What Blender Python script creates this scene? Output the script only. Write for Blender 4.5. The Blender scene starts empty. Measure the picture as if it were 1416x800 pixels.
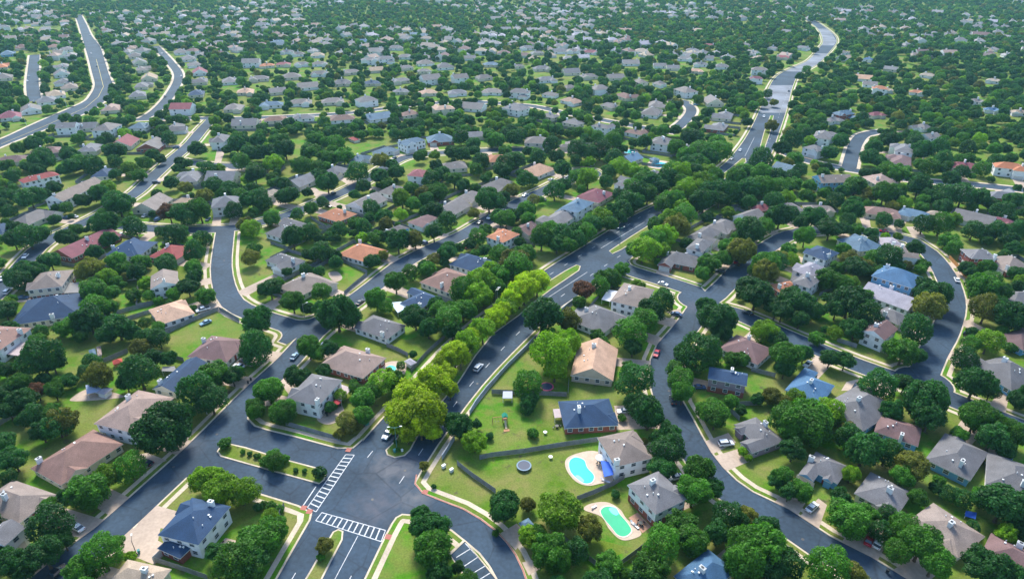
import bpy, bmesh, math, random
import numpy as np
from mathutils import Vector, Matrix
from mathutils.geometry import delaunay_2d_cdt
random.seed(7); rng = np.random.default_rng(7)
S = bpy.context.scene
COL = S.collection
R = math.radians
PI = math.pi

# ------------------------------------------------------------------ camera
CAM_H, FPX, PITCH = 135.0, 900.0, math.atan(490/900)
cd = bpy.data.cameras.new('camera'); cam = bpy.data.objects.new('camera', cd); COL.objects.link(cam)
cd.sensor_width = 36; cd.lens = FPX/1416*36; cd.clip_start = 1; cd.clip_end = 20000
cam.location = (0, 0, CAM_H); cam.rotation_euler = (PI/2-PITCH, 0, 0)
S.camera = cam
# ------------------------------------------------------------------ light
SUN_EL, SUN_AZ = 48, -10          # azimuth clockwise from +Y (away from the camera)
w = bpy.data.worlds.new('World'); S.world = w; w.use_nodes = True
nt = w.node_tree; bg = nt.nodes['Background']
sky = nt.nodes.new('ShaderNodeTexSky'); sky.sky_type = 'NISHITA'; sky.sun_disc = False
sky.sun_elevation = R(SUN_EL); sky.sun_rotation = R(SUN_AZ); sky.air_density = 1.2; sky.dust_density = 1.0; sky.ozone_density = 2.0
nt.links.new(sky.outputs[0], bg.inputs[0]); bg.inputs[1].default_value = 0.15
sl = bpy.data.lights.new('sun', 'SUN'); sl.energy = 3.0; sl.angle = R(16); sl.color = (1, .96, .83)
so = bpy.data.objects.new('sun', sl); COL.objects.link(so)
sd = Vector((math.sin(R(SUN_AZ))*math.cos(R(SUN_EL)), math.cos(R(SUN_AZ))*math.cos(R(SUN_EL)), math.sin(R(SUN_EL))))
so.rotation_euler = sd.to_track_quat('Z', 'Y').to_euler()
S.view_settings.view_transform = 'Standard'; S.view_settings.look = 'None'
S.view_settings.exposure = 1.02; S.view_settings.gamma = 1
try: S.cycles.volume_step_rate = 8; S.cycles.max_bounces = 6; S.cycles.transparent_max_bounces = 4
except Exception: pass

# ------------------------------------------------------------------ helpers
cP, sP = math.cos(PITCH), math.sin(PITCH)
def G(px, py, z=0.0):
    "point at height z seen at photograph pixel px, py (1416 x 800)"
    x = (px-708)/FPX; y = (400-py)/FPX
    d = Vector((x, cP+y*sP, -sP+y*cP)); t = (CAM_H-z)/-d.z
    return Vector((d.x*t, d.y*t, z))
def PX(p):
    q = Vector((p[0], p[1], p[2]-CAM_H)); dz = q.y*cP-q.z*sP
    return 708+FPX*q.x/dz, 400-FPX*(q.y*sP+q.z*cP)/dz, FPX/dz
CR = dict(A=(0,560),B=(340,560),C=(680,560),D=(1016,560),E=(0,360),F=(340,360),G=(680,360),H=(1016,360),
          I=(0,180),J=(340,180),K=(680,180),L=(1016,180),M=(0,0),N=(340,0),O=(680,0),P=(1016,0),Z=None)
def cp(c, x, y):
    o = CR[c]
    return (x, y) if o is None else (o[0]+x*.3, o[1]+y*.3)

MATS = {}
def mat(name, base=(.5,.5,.5), rough=.8, objcol=False, n1=None, n2=None, metal=0, spec=.4, rand=0, bump=0, bscale=30, build=None):
    """n1, n2: (scale, low multiplier, high multiplier) noise layers on the base colour"""
    if name in MATS: return MATS[name]
    m = bpy.data.materials.new(name); m.use_nodes = True; t = m.node_tree; b = t.nodes['Principled BSDF']
    b.inputs['Roughness'].default_value = rough; b.inputs['Metallic'].default_value = metal; b.inputs['Specular IOR Level'].default_value = spec
    L = t.links
    if objcol or rand:
        oi = t.nodes.new('ShaderNodeObjectInfo')
    if objcol: c = oi.outputs['Color']
    else:
        rgb = t.nodes.new('ShaderNodeRGB'); rgb.outputs[0].default_value = (*base, 1); c = rgb.outputs[0]
    tc = t.nodes.new('ShaderNodeNewGeometry')
    for k in (n1, n2):
        if not k: continue
        n = t.nodes.new('ShaderNodeTexNoise'); n.inputs['Scale'].default_value = k[0]; n.inputs['Detail'].default_value = 4
        L.new(tc.outputs['Position'], n.inputs['Vector'])
        r = t.nodes.new('ShaderNodeMapRange'); r.inputs[1].default_value = .3; r.inputs[2].default_value = .7
        r.inputs[3].default_value = k[1]; r.inputs[4].default_value = k[2]; L.new(n.outputs[0], r.inputs[0])
        x = t.nodes.new('ShaderNodeVectorMath'); x.operation = 'SCALE'; L.new(c, x.inputs[0]); L.new(r.outputs[0], x.inputs[3]); c = x.outputs[0]
    if rand:
        r = t.nodes.new('ShaderNodeMapRange'); r.inputs[3].default_value = 1-rand; r.inputs[4].default_value = 1+rand; L.new(oi.outputs['Random'], r.inputs[0])
        x = t.nodes.new('ShaderNodeVectorMath'); x.operation = 'SCALE'; L.new(c, x.inputs[0]); L.new(r.outputs[0], x.inputs[3]); c = x.outputs[0]
    if bump:
        n = t.nodes.new('ShaderNodeTexNoise'); n.inputs['Scale'].default_value = bscale; n.inputs['Detail'].default_value = 3
        L.new(tc.outputs['Position'], n.inputs['Vector'])
        bp = t.nodes.new('ShaderNodeBump'); bp.inputs['Strength'].default_value = bump; bp.inputs['Distance'].default_value = .1
        L.new(n.outputs[0], bp.inputs['Height']); L.new(bp.outputs[0], b.inputs['Normal'])
    L.new(c, b.inputs['Base Color'])
    if build: build(m, t, b, c, tc)
    MATS[name] = m; return m

def me_from(name, verts, faces, mats, mi=None, smooth=False):
    me = bpy.data.meshes.new(name); me.from_pydata([tuple(v) for v in verts], [], faces)
    for m in (mats if isinstance(mats, (list, tuple)) else [mats]): me.materials.append(m)
    if mi is not None: me.polygons.foreach_set('material_index', mi)
    if smooth: me.polygons.foreach_set('use_smooth', [True]*len(faces))
    me.update(); return me
def link(name, me, parent=None, loc=None, rot=None, scale=None, color=None):
    o = bpy.data.objects.new(name, me); COL.objects.link(o)
    if parent: o.parent = parent
    if loc is not None: o.location = loc
    if rot is not None: o.rotation_euler = rot if hasattr(rot, '__len__') else (0, 0, rot)
    if scale is not None: o.scale = scale if hasattr(scale, '__len__') else (scale,)*3
    if color is not None: o.color = (*color, 1)
    return o
def thing(name, cat, label='', loc=(0,0,0), rz=0, group=None, me=None):
    o = link(name, me, loc=loc, rot=rz); o['category'] = cat
    if label: o['label'] = label
    if group: o['group'] = group
    return o
class MB:
    "mesh builder"
    def __init__(s): s.v = []; s.f = []; s.m = []
    def add(s, vs, fs, m=0):
        n = len(s.v); s.v += [tuple(v) for v in vs]; s.f += [tuple(i+n for i in f) for f in fs]; s.m += [m]*len(fs); return s
    def box(s, x0, y0, z0, x1, y1, z1, m=0, M=None, bottom=True):
        vs = [Vector(p) for p in ((x0,y0,z0),(x1,y0,z0),(x1,y1,z0),(x0,y1,z0),(x0,y0,z1),(x1,y0,z1),(x1,y1,z1),(x0,y1,z1))]
        if M is not None: vs = [M @ v for v in vs]
        fs = [(4,5,6,7),(0,1,5,4),(1,2,6,5),(2,3,7,6),(3,0,4,7)] + ([(3,2,1,0)] if bottom else [])
        return s.add(vs, fs, m)
    def tube(s, a, b, r0, r1=None, n=8, m=0, cap=True):
        a = Vector(a); b = Vector(b); r1 = r0 if r1 is None else r1
        q = (b-a).to_track_quat('Z', 'Y'); vs = []
        for p, r in ((a, r0), (b, r1)):
            for i in range(n): vs.append(p+q @ Vector((r*math.cos(2*PI*i/n), r*math.sin(2*PI*i/n), 0)))
        fs = [(i, (i+1) % n, n+(i+1) % n, n+i) for i in range(n)]
        if cap: fs += [tuple(range(n, 2*n)), tuple(reversed(range(n)))]
        return s.add(vs, fs, m)
    def prism(s, poly, z0, z1, m=0):
        n = len(poly); vs = [(p[0], p[1], z0) for p in poly]+[(p[0], p[1], z1) for p in poly]
        a = sum(poly[i][0]*poly[(i+1) % n][1]-poly[(i+1) % n][0]*poly[i][1] for i in range(n))
        if a < 0: vs = [(p[0], p[1], z0) for p in reversed(poly)]+[(p[0], p[1], z1) for p in reversed(poly)]
        fs = [(i, (i+1) % n, n+(i+1) % n, n+i) for i in range(n)]+[tuple(range(n, 2*n)), tuple(reversed(range(n)))]
        return s.add(vs, fs, m)
    def me(s, name, mats, smooth=False): return me_from(name, s.v, s.f, mats, s.m, smooth)

# ------------------------------------------------------------------ materials
def lawn_nodes(m, t, b, c, geo):
    L = t.links
    def noise(sc, lo, hi, det=3):
        n = t.nodes.new('ShaderNodeTexNoise'); n.inputs['Scale'].default_value = sc; n.inputs['Detail'].default_value = det
        L.new(geo.outputs['Position'], n.inputs['Vector'])
        r = t.nodes.new('ShaderNodeMapRange'); r.inputs[1].default_value = lo; r.inputs[2].default_value = hi; L.new(n.outputs[0], r.inputs[0]); return r.outputs[0]
    vo = t.nodes.new('ShaderNodeTexVoronoi'); vo.inputs['Scale'].default_value = .042; L.new(geo.outputs['Position'], vo.inputs['Vector'])
    sep = t.nodes.new('ShaderNodeSeparateColor'); L.new(vo.outputs['Color'], sep.inputs[0])
    ramp = t.nodes.new('ShaderNodeValToRGB'); L.new(sep.outputs[0], ramp.inputs[0])
    ramp.color_ramp.interpolation = 'LINEAR'; e = ramp.color_ramp.elements
    e[0].position = 0; e[0].color = (.05, .17, .01, 1); e[1].position = 1; e[1].color = (.115, .165, .018, 1)
    x = ramp.color_ramp.elements.new(.45); x.color = (.075, .22, .01, 1)
    x = ramp.color_ramp.elements.new(.75); x.color = (.08, .155, .012, 1)
    def mix(f, a, col):
        mx = t.nodes.new('ShaderNodeMix'); mx.data_type = 'RGBA'; L.new(f, mx.inputs[0]); L.new(a, mx.inputs[6]); mx.inputs[7].default_value = (*col, 1); return mx.outputs[2]
    c = mix(noise(.07, .4, .62), ramp.outputs[0], (.185, .185, .055))
    c = mix(noise(.33, .46, .68), c, (.14, .18, .035))
    c = mix(noise(.3, .62, .75, 5), c, (.09, .075, .045))
    n = noise(2.2, .2, .8, 5)
    r = t.nodes.new('ShaderNodeMapRange'); r.inputs[3].default_value = .72; r.inputs[4].default_value = 1.28; L.new(n, r.inputs[0])
    s = t.nodes.new('ShaderNodeVectorMath'); s.operation = 'SCALE'; L.new(c, s.inputs[0]); L.new(r.outputs[0], s.inputs[3])
    L.new(s.outputs[0], b.inputs['Base Color'])
mLAWN = mat('lawn_grass', rough=.95, spec=.1, build=lawn_nodes, bump=.5, bscale=4)
def asphalt_nodes(m, t, b, c, geo):
    L = t.links
    def math_(op, a, v=None, bb=None):
        n = t.nodes.new('ShaderNodeMath'); n.operation = op; n.use_clamp = op == 'MULTIPLY_ADD'
        for i, q in enumerate((a, v, bb)):
            if q is None: continue
            if isinstance(q, (int, float)): n.inputs[i].default_value = q
            else: L.new(q, n.inputs[i])
        return n.outputs[0]
    def mix(f, a, col):
        mx = t.nodes.new('ShaderNodeMix'); mx.data_type = 'RGBA'; L.new(f, mx.inputs[0]); L.new(a, mx.inputs[6]); mx.inputs[7].default_value = (*col, 1); return mx.outputs[2]
    def noise(sc, det=4, dist=0):
        n = t.nodes.new('ShaderNodeTexNoise'); n.inputs['Scale'].default_value = sc; n.inputs['Detail'].default_value = det; n.inputs['Distortion'].default_value = dist
        L.new(geo.outputs['Position'], n.inputs['Vector']); return n.outputs[0]
    # scuffed, dusty wear in the middle of the big junction
    for (px, py, rad, k, col) in ((545, 645, 13, .8, (.11,.115,.135)), (520, 700, 12, .6, (.09,.095,.12)), (575, 690, 8, .6, (.13,.13,.14)), (960, 425, 10, .35, (.09,.095,.12)), (255, 620, 9, .5, (.08,.09,.12))):
        g = G(px, py); d = t.nodes.new('ShaderNodeVectorMath'); d.operation = 'DISTANCE'; L.new(geo.outputs['Position'], d.inputs[0]); d.inputs[1].default_value = g
        fall = math_('MULTIPLY_ADD', d.outputs['Value'], -1/rad, 1.0)
        f = math_('MULTIPLY_ADD', math_('MULTIPLY', fall, noise(.35, 5, .6)), 3.2*k, -.35*k)
        c = mix(f, c, col)
    # tar seams and patched areas
    v = t.nodes.new('ShaderNodeTexVoronoi'); v.feature = 'DISTANCE_TO_EDGE'; v.inputs['Scale'].default_value = .07; L.new(geo.outputs['Position'], v.inputs['Vector'])
    f = math_('MULTIPLY_ADD', v.outputs['Distance'], -34, .75); c = mix(math_('MULTIPLY', f, noise(.2)), c, (.012,.015,.022))
    L.new(c, b.inputs['Base Color'])
mASPH = mat('asphalt', (.03,.052,.082), .8, n1=(.06,.72,1.35), n2=(.9,.82,1.2), spec=.25, bump=.15, bscale=20, build=asphalt_nodes)
mASPH2 = mat('worn_asphalt', (.12,.125,.14), .6, n1=(.12,.7,1.25), n2=(1.5,.85,1.15))
mPALEA = mat('pale_asphalt', (.15,.165,.2), .8, n1=(.05,.6,1.4), n2=(1.5,.9,1.1))
mCONC = mat('pavement_concrete', (.52,.43,.33), .85, n1=(.15,.8,1.15), n2=(2.2,.85,1.12))
mKERB = mat('kerb_concrete', (.55,.46,.35), .85, n1=(.3,.75,1.15), n2=(3,.85,1.12))
mDRIVE = mat('driveway_concrete', (.44,.34,.27), .85, n1=(.07,.72,1.18), n2=(1.2,.88,1.1))
mPAINT = mat('road_paint', (.6,.62,.66), .6, n1=(1.2,.6,1.12), n2=(6,.75,1.1))
mREDP = mat('red_kerb_paint', (.42,.17,.13), .7, n1=(1,.7,1.15))
mROOF = mat('shingle_roof', rough=.78, objcol=True, n1=(.35,.84,1.14), n2=(4.5,.76,1.24), spec=.35, bump=.4, bscale=9)
mWALL = mat('painted_wall', rough=.75, objcol=True, n1=(.8,.9,1.06))
def brick_nodes(m, t, b, c, geo):
    # swap in a brick pattern
    br = t.nodes.new('ShaderNodeTexNoise'); br.inputs['Scale'].default_value = 6
    t.links.new(geo.outputs['Position'], br.inputs['Vector'])
    r = t.nodes.new('ShaderNodeValToRGB'); e = r.color_ramp.elements; e[0].position = .35; e[0].color = (.2,.05,.04,1); e[1].position = .65; e[1].color = (.36,.12,.085,1)
    t.links.new(br.outputs[0], r.inputs[0]); t.links.new(r.outputs[0], b.inputs['Base Color'])
mBRICK = mat('red_brick', rough=.85, build=brick_nodes)
mFASC = mat('white_trim', (.68,.68,.68), .6)
mCHIM = mat('chimney_siding', (.74,.75,.76), .6, n1=(2,.9,1.05))
mMETAL = mat('grey_metal', (.42,.45,.45), .4, metal=.6)
mDARK = mat('dark_metal', (.03,.035,.04), .5)
mGLASS = mat('window_glass', (.03,.05,.075), .12, spec=.8)
mDOOR = mat('door_paint', rough=.6, objcol=True)
mGAR = mat('garage_door_paint', (.62,.6,.56), .6, n1=(1.5,.93,1.05))
mFENCE = mat('weathered_fence_wood', (.2,.21,.24), .85, n1=(.5,.75,1.2), n2=(6,.75,1.25))
mFENCE2 = mat('orange_cedar_wood', (.42,.2,.06), .85, n1=(.5,.85,1.15), n2=(6,.8,1.2))
mFENCE3 = mat('pale_masonry_wall', (.33,.36,.42), .85, n1=(.5,.85,1.15), n2=(5,.85,1.1))
mTRUNK = mat('tree_bark', (.09,.065,.045), .9, n1=(4,.7,1.3))
mBLACK = mat('black_rubber', (.015,.015,.017), .7)
mCAR = mat('car_paint', rough=.25, objcol=True, spec=.6)
mLAMPR = mat('tail_lamp_red', (.4,.02,.02), .3)
mLAMPW = mat('head_lamp_clear', (.7,.72,.75), .15)
LEAF = {}
def leafmat(k, col):
    def bld(m, t, b, c, geo):
        L = t.links
        tr = t.nodes.new('ShaderNodeBsdfTranslucent'); hs = t.nodes.new('ShaderNodeVectorMath'); hs.operation = 'MULTIPLY'
        hs.inputs[1].default_value = (1.5, 1.7, .5); L.new(c, hs.inputs[0]); L.new(hs.outputs[0], tr.inputs[0])
        mx = t.nodes.new('ShaderNodeMixShader'); mx.inputs[0].default_value = .35
        L.new(b.outputs[0], mx.inputs[1]); L.new(tr.outputs[0], mx.inputs[2]); L.new(mx.outputs[0], t.nodes['Material Output'].inputs[0])
    LEAF[k] = mat('leaves_'+k, col, .6, n1=(.5,.62,1.4), n2=(3.5,.6,1.45), rand=.3, spec=.25, build=bld)
leafmat('dark', (.024,.1,.018)); leafmat('mid', (.05,.155,.012)); leafmat('bright', (.13,.25,.008))
leafmat('yellow', (.27,.37,.006)); leafmat('olive', (.13,.14,.02)); leafmat('rust', (.13,.055,.03))
# ------------------------------------------------------------------ roads (traced in the photograph, laid on the ground plane)
AV_L = [(340,880),(372,820),(400,770),(431,716),(460,670),(490,624),(512,597),(535,573),(556,551),(578,527),(600,503),(620,481),(641,461),(672,436),(706,411),(750,376),(785,354),(824,330),(872,300),(905,284),(950,258),(995,232),(1017,210),(1034,186),(1049,156),(1064,120),(1076,104),(1097,93),(1118,83),(1133,66),(1138,56),(1130,39),(1110,25)]
AV_R = [(462,880),(494,820),(514,778),(535,733),(555,697),(574,666),(590,636),(614,602),(644,561),(672,526),(694,502),(715,481),(738,458),(776,424),(822,394),(858,370),(886,345),(930,314),(962,294),(1010,264),(1046,240),(1066,213),(1076,186),(1088,150),(1096,120),(1104,104),(1120,95),(1134,86),(1146,73),(1157,57),(1149,44),(1124,26)]
BW_L = [(-60,214),(0,193),(48,171),(96,150),(116,141),(124,133),(131,118),(127,100),(122,80),(116,60),(109,36),(104,22)]
BW_R = [(-60,234),(0,204),(60,180),(120,156),(140,144),(151,133),(157,121),(151,104),(146,88),(138,64),(127,50),(119,33),(112,20)]
EN_T = [(352,552),(343,566),(341,578),(348,588),(370,595),(400,602),(440,613),(470,621),(484,622),(494,617),(504,606)]
EN_B = [(222,686),(236,669),(250,659),(268,658),(290,663),(330,673),(354,680),(400,694),(422,701),(432,708),(433,717),(427,729)]
BB_O = [(584,646),(575,656),(573,669),(584,682),(601,689),(640,704),(664,718),(685,734),(700,750),(712,767),(722,788),(730,812),(736,840)]
BB_I = [(531,742),(538,728),(547,715),(556,710),(570,711),(596,718),(625,732),(645,748),(664,764),(678,782),(688,800),(696,820),(700,845)]
def smooth(pts, step=7.0):
    P = [Vector(p) for p in pts]; out = []
    for i in range(len(P)-1):
        p0 = P[max(i-1, 0)]; p1 = P[i]; p2 = P[i+1]; p3 = P[min(i+2, len(P)-1)]
        n = max(1, int((p2-p1).length/step))
        n = min(n, 8)
        for k in range(n):
            t = k/n
            out.append(.5*((2*p1)+(p2-p0)*t+(2*p0-5*p1+4*p2-p3)*t*t+(3*p1-p0-3*p2+p3)*t**3))
    out.append(P[-1]); return out
def g2(pts): return [G(*p).xy for p in pts]
def offset(line, d):           # d > 0 to the left of travel
    out = []
    for i, p in enumerate(line):
        a = line[max(i-1, 0)]; b = line[min(i+1, len(line)-1)]
        t = (b-a); t.normalize(); out.append(p+Vector((-t.y, t.x))*d)
    return out
ROADS = []                     # (left edge, right edge) on the ground
CENT = []                      # centre lines, for facing houses and cars: (points, half width)
def edges_road(l, r, far=False, bands=True):
    L_ = smooth(g2(l)); R_ = smooth(g2(r)); ROADS.append((L_, R_, far, bands))
    n = min(len(l), len(r)); C_ = smooth(g2([((l[min(i,len(l)-1)][0]+r[min(i,len(r)-1)][0])/2, (l[min(i,len(l)-1)][1]+r[min(i,len(r)-1)][1])/2) for i in range(n)]))
    return C_
cAV = edges_road(AV_L, AV_R); CENT.append((cAV, 13, 'avenue'))
CENT.append((edges_road(BW_L, BW_R, True), 8, 'bw'))
CENT.append((edges_road(EN_T, EN_B), 9, 'entry'))
CENT.append((edges_road(BB_O, BB_I), 5, 'bb'))
def road(pts, w=9.0, flare=(0, 0), far=False, bulb=0, face=True, name=''):
    c = smooth(g2(pts)); hw = w/2; hws = [hw]*len(c)
    for e in (0, 1):
        h = flare[e]
        if not h: continue
        seq = range(len(c)) if e == 0 else range(len(c)-1, -1, -1); acc = 0; prev = None; rad = 6.0
        for i in seq:
            if prev is not None: acc += (c[i]-c[prev]).length
            prev = i; d = max(0, acc-h)
            if d < rad: hws[i] = hw+rad-math.sqrt(max(0, rad*rad-(rad-d)**2))
            else: break
    L_ = []; R_ = []
    for i, p in enumerate(c):
        t = c[min(i+1, len(c)-1)]-c[max(i-1, 0)]; t.normalize(); n = Vector((-t.y, t.x)); L_.append(p+n*hws[i]); R_.append(p-n*hws[i])
    ROADS.append((L_, R_, far, True))
    if face: CENT.append((c, hw, name))
def dense(pts, e, dist=14):     # add points near an end so that the flare is round
    a = Vector(pts[0 if e == 0 else -1]); b = Vector(pts[1 if e == 0 else -2])
    ga = G(*a).xy; L = (G(*b).xy-ga).length; k = [(a+(b-a)*min(.95, f/L)) for f in (4.6, 5, 5.6, 6.5, 8, 10, 13) if f < L*.97]
    k = [tuple(v) for v in k]
    return [pts[0]]+k+list(pts[1:]) if e == 0 else list(pts[:-1])+k[::-1]+[pts[-1]]
road([(20,850),(60,808),(105,770),(148,738),(212,680),(277,620),(320,576),(358,537),(400,498),(432,462),(460,438),(490,416),(520,393),(550,369),(580,352),(610,338),(640,325),(685,298),(725,276),(752,264),(780,250),(812,238)], 9.2, name='A')
road(dense([(424,458),(387,446),(350,434),(322,419),(310,396),(306,370),(308,345),(312,316)], 0), 9, (4.6, 0), name='B')
road([(168,312),(210,316),(270,318),(327,315),(355,309),(399,297),(430,285),(460,272),(490,258),(512,246),(535,230),(560,218),(600,212),(640,210),(700,207),(760,208)], 8.6, name='E5')
road([(-70,455),(-30,428),(6,396),(39,357),(66,333),(114,309),(144,294),(186,268),(210,246),(234,224),(262,200),(279,180),(295,163)], 8.8, name='C')
road([(246,222),(276,227),(305,229),(330,229)], 8.5, name='C2')
road([(180,166),(240,164),(300,164),(354,163),(420,160),(487,156),(556,147),(600,143),(640,140),(690,143),(737,147),(770,154),(800,160),(854,170),(908,180),(935,184)], 8.5, far=True, name='X')
road([(192,167),(216,153),(237,129),(247,105),(236,87),(215,64)], 9, far=True, name='R7')
road([(48,140),(45,118),(46,98),(48,76)], 11, far=True, name='R9')
road([(930,182),(948,166),(956,154),(952,146),(940,141)], 9, far=True, name='O2')
road(dense([(846,366),(890,380),(930,392),(960,402)], 0), 9.5, (4, 0), name='D0')
road([(955,398),(968,412),(966,428),(944,459),(926,480),(918,500),(917,528),(925,556),(938,580),(950,604),(963,628),(980,651),(1002,673),(1030,693),(1080,717),(1136,755),(1196,786),(1250,820),(1300,850)], 9.3, name='D')
road([(955,420),(975,418),(1004,393),(1034,360),(1061,342),(1094,324),(1140,317),(1199,321),(1235,326),(1262,333),(1282,347),(1298,365),(1312,390),(1318,420),(1308,456),(1290,488),(1276,520)], 9.2, name='R11')
road([(968,414),(985,424),(1020,434),(1076,459),(1130,482),(1184,504),(1244,525),(1276,534),(1316,552),(1416,592),(1500,625)], 9.2, name='R12')
road([(1068,200),(1090,213),(1115,222),(1160,232),(1196,238),(1244,247),(1286,251),(1370,258),(1440,266)], 8.8, far=True, name='R13')
road([(1174,232),(1178,216),(1184,198),(1196,186),(1226,181)], 9, far=True, name='R14')
BULBS = [(808,240,11), (332,229,8), (940,141,9), (966,414,8.5), (1277,528,9)]
MEDIANS = [
 [(398,840),(428,790),(460,735),(468,731),(475,734),(474,746),(455,782),(426,840)],
 [(545,610),(560,588),(590,553),(620,519),(634,503),(668,465),(700,437),(733,410),(761,387),(780,375),(797,366),(803,368),(801,374),(782,387),(764,399),(740,417),(718,436),(682,462),(658,492),(635,528),(611,556),(592,582),(577,605),(568,622),(560,630),(546,633),(535,629),(533,622)],
 [(842,347),(872,327),(920,297),(962,268),(1004,237),(1026,219),(1031,219),(1032,224),(1010,241),(970,274),(926,305),(890,326),(860,345),(847,351)],
 [(1050,206),(1056,183),(1065,160),(1070,160),(1065,184),(1057,207)],
 [(300,624),(305,616),(313,612),(340,618),(392,634),(445,648),(452,654),(449,663),(441,669),(390,655),(340,641),(305,631)],
]
LOT = [(623,767),(643,748),(690,806),(700,830),(672,842),(655,812)]
faces = []; lab = []; V2 = []
def addpoly(pts, l):
    n = len(V2); V2.extend([Vector(p) for p in pts]); faces.append(list(range(n, n+len(pts)))); lab.append(l)
def addstrip(A, B, l):
    n = min(len(A), len(B))
    if len(A) != len(B):       # resample both by length
        m = max(len(A), len(B))
        def rs(P):
            d = [0]
            for i in range(1, len(P)): d.append(d[-1]+(P[i]-P[i-1]).length)
            out = []
            for k in range(m):
                s = d[-1]*k/(m-1); j = max(1, next((i for i in range(len(d)) if d[i] >= s-1e-6), len(d)-1)); f = (s-d[j-1])/max(1e-9, d[j]-d[j-1]); out.append(P[j-1].lerp(P[j], f))
            return out
        A = rs(A); B = rs(B); n = m
    for i in range(n-1):
        q = [A[i], A[i+1], B[i+1], B[i]]
        a = sum(q[k].x*q[(k+1)%4].y-q[(k+1)%4].x*q[k].y for k in range(4))
        if abs(a) < .05: continue
        addpoly(q if a > 0 else q[::-1], l)
def circle(c, r, n=24): return [c+Vector((r*math.cos(2*PI*i/n), r*math.sin(2*PI*i/n))) for i in range(n)]
LAWN, SIDE, VERGE, KERB, DRIVE, ROAD, MK, MG = range(8)
BAND = [(KERB, .5), (VERGE, 1.75), (SIDE, 3.15)]
for L_, R_, far, bands in ROADS:
    addstrip(L_, R_, ROAD)
    if bands:
        for l, d in BAND:
            if far and l == VERGE: continue
            addstrip(offset(L_, d if not far else d*.7), offset(R_, -d if not far else -d*.7), l)
for x, y, r in BULBS:
    c = G(x, y).xy; addpoly(circle(c, r), ROAD)
    for l, d in BAND: addpoly(circle(c, r+d), l)
addpoly(g2(LOT), ROAD)
lc = sum(g2(LOT), Vector((0, 0)))/len(LOT)
addpoly([p+(p-lc).normalized()*.7 for p in g2(LOT)], KERB)
for m in MEDIANS:
    pts = g2(m)
    if sum(pts[i].x*pts[(i+1)%len(pts)].y-pts[(i+1)%len(pts)].x*pts[i].y for i in range(len(pts))) < 0: pts = pts[::-1]
    addpoly(pts, MK)
    n = len(pts); ins = []
    for i in range(n):
        t = (pts[(i+1) % n]-pts[i-1]).normalized(); ins.append(pts[i]+Vector((-t.y, t.x))*.45)
    addpoly(ins, MG)

# segment grid for road distance queries
SEG = []
for pts, hw, nm in CENT:
    for a, b in zip(pts, pts[1:]): SEG.append((a.x, a.y, b.x, b.y, hw))
SEGA = np.array(SEG); SEGN = [nm for pts, hw, nm in CENT for _ in range(len(pts)-1)]
def near_road(p, only=None):
    "nearest centre-line point, tangent, distance to the road edge"
    a = SEGA[:, :2]; d = SEGA[:, 2:4]-a; q = np.array([p[0], p[1]])-a
    t = np.clip((q*d).sum(1)/np.maximum((d*d).sum(1), 1e-9), 0, 1); c = a+d*t[:, None]
    e = np.hypot(p[0]-c[:, 0], p[1]-c[:, 1])-SEGA[:, 4]
    if only == 'res':
        e = e+np.array([1e3 if n in ('avenue', 'bw', 'entry') else 0 for n in SEGN])
    i = int(e.argmin()); tg = d[i]/np.hypot(*d[i])
    return Vector(c[i]), Vector(tg), float(e[i])

# driveways by hand: photograph corners
HAND_DRIVES = [cp4 for cp4 in (
 [cp('A',560,640),cp('A',660,520),cp('A',745,545),cp('A',718,675)],
 [cp('C',945,180),cp('C',1090,128),cp('C',1125,172),cp('C',1000,235)],
 [cp('D',290,520),cp('D',385,430),cp('D',425,460),cp('D',380,590)],
 [cp('D',550,680),cp('D',600,600),cp('D',700,640),cp('D',655,720)],
 [cp('C',40,590),cp('C',115,545),cp('C',165,600),cp('C',110,668)],
 [cp('C',140,725),cp('C',215,705),cp('C',240,745),cp('C',170,785)],
 [cp('H',1165,675),cp('H',1215,610),cp('H',1265,620),cp('H',1245,715)],
 [cp('H',515,560),cp('H',490,600),cp('H',580,600),cp('H',575,545)],
 [cp('E',1160,490),cp('E',1070,480),cp('E',1120,440),cp('E',1230,470)],
 [cp('E',905,225),cp('E',915,250),cp('E',1040,215),cp('E',990,190)],
 [cp('A',655,300),cp('A',600,235),cp('A',680,220),cp('A',770,255)],
 [cp('A',370,560),cp('A',330,600),cp('A',400,620),cp('A',470,540)],
 [cp('F',65,215),cp('F',180,150),cp('F',200,175),cp('F',110,235)],
 [cp('F',140,540),cp('F',165,525),cp('F',235,570),cp('F',200,620)],
 [cp('G',825,250),cp('G',800,235),cp('G',870,225),cp('G',880,265)],
 [cp('G',600,700),cp('G',560,670),cp('G',640,668),cp('G',700,690)],
 [cp('I',975,440),cp('I',985,395),cp('I',1022,395),cp('I',1018,440)],
 [cp('I',970,240),cp('I',1000,200),cp('I',1040,90),cp('I',1000,90)],
 [cp('J',640,580),cp('J',660,570),cp('J',740,605),cp('J',690,625)],
 [cp('J',280,270),cp('J',320,265),cp('J',370,305),cp('J',330,315)],
 [cp('J',430,225),cp('J',460,220),cp('J',510,245),cp('J',480,260)],
 [cp('L',575,405),cp('L',620,400),cp('L',630,468),cp('L',600,470)],
 [cp('L',725,435),cp('L',765,430),cp('L',775,485),cp('L',740,480)],
 [cp('L',790,445),cp('L',840,445),cp('L',880,495),cp('L',820,495)],
)]
for q in HAND_DRIVES:
    pts = g2(q)
    if sum(pts[i].x*pts[(i+1)%4].y-pts[(i+1)%4].x*pts[i].y for i in range(4)) < 0: pts = pts[::-1]
    addpoly(pts, DRIVE)
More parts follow.
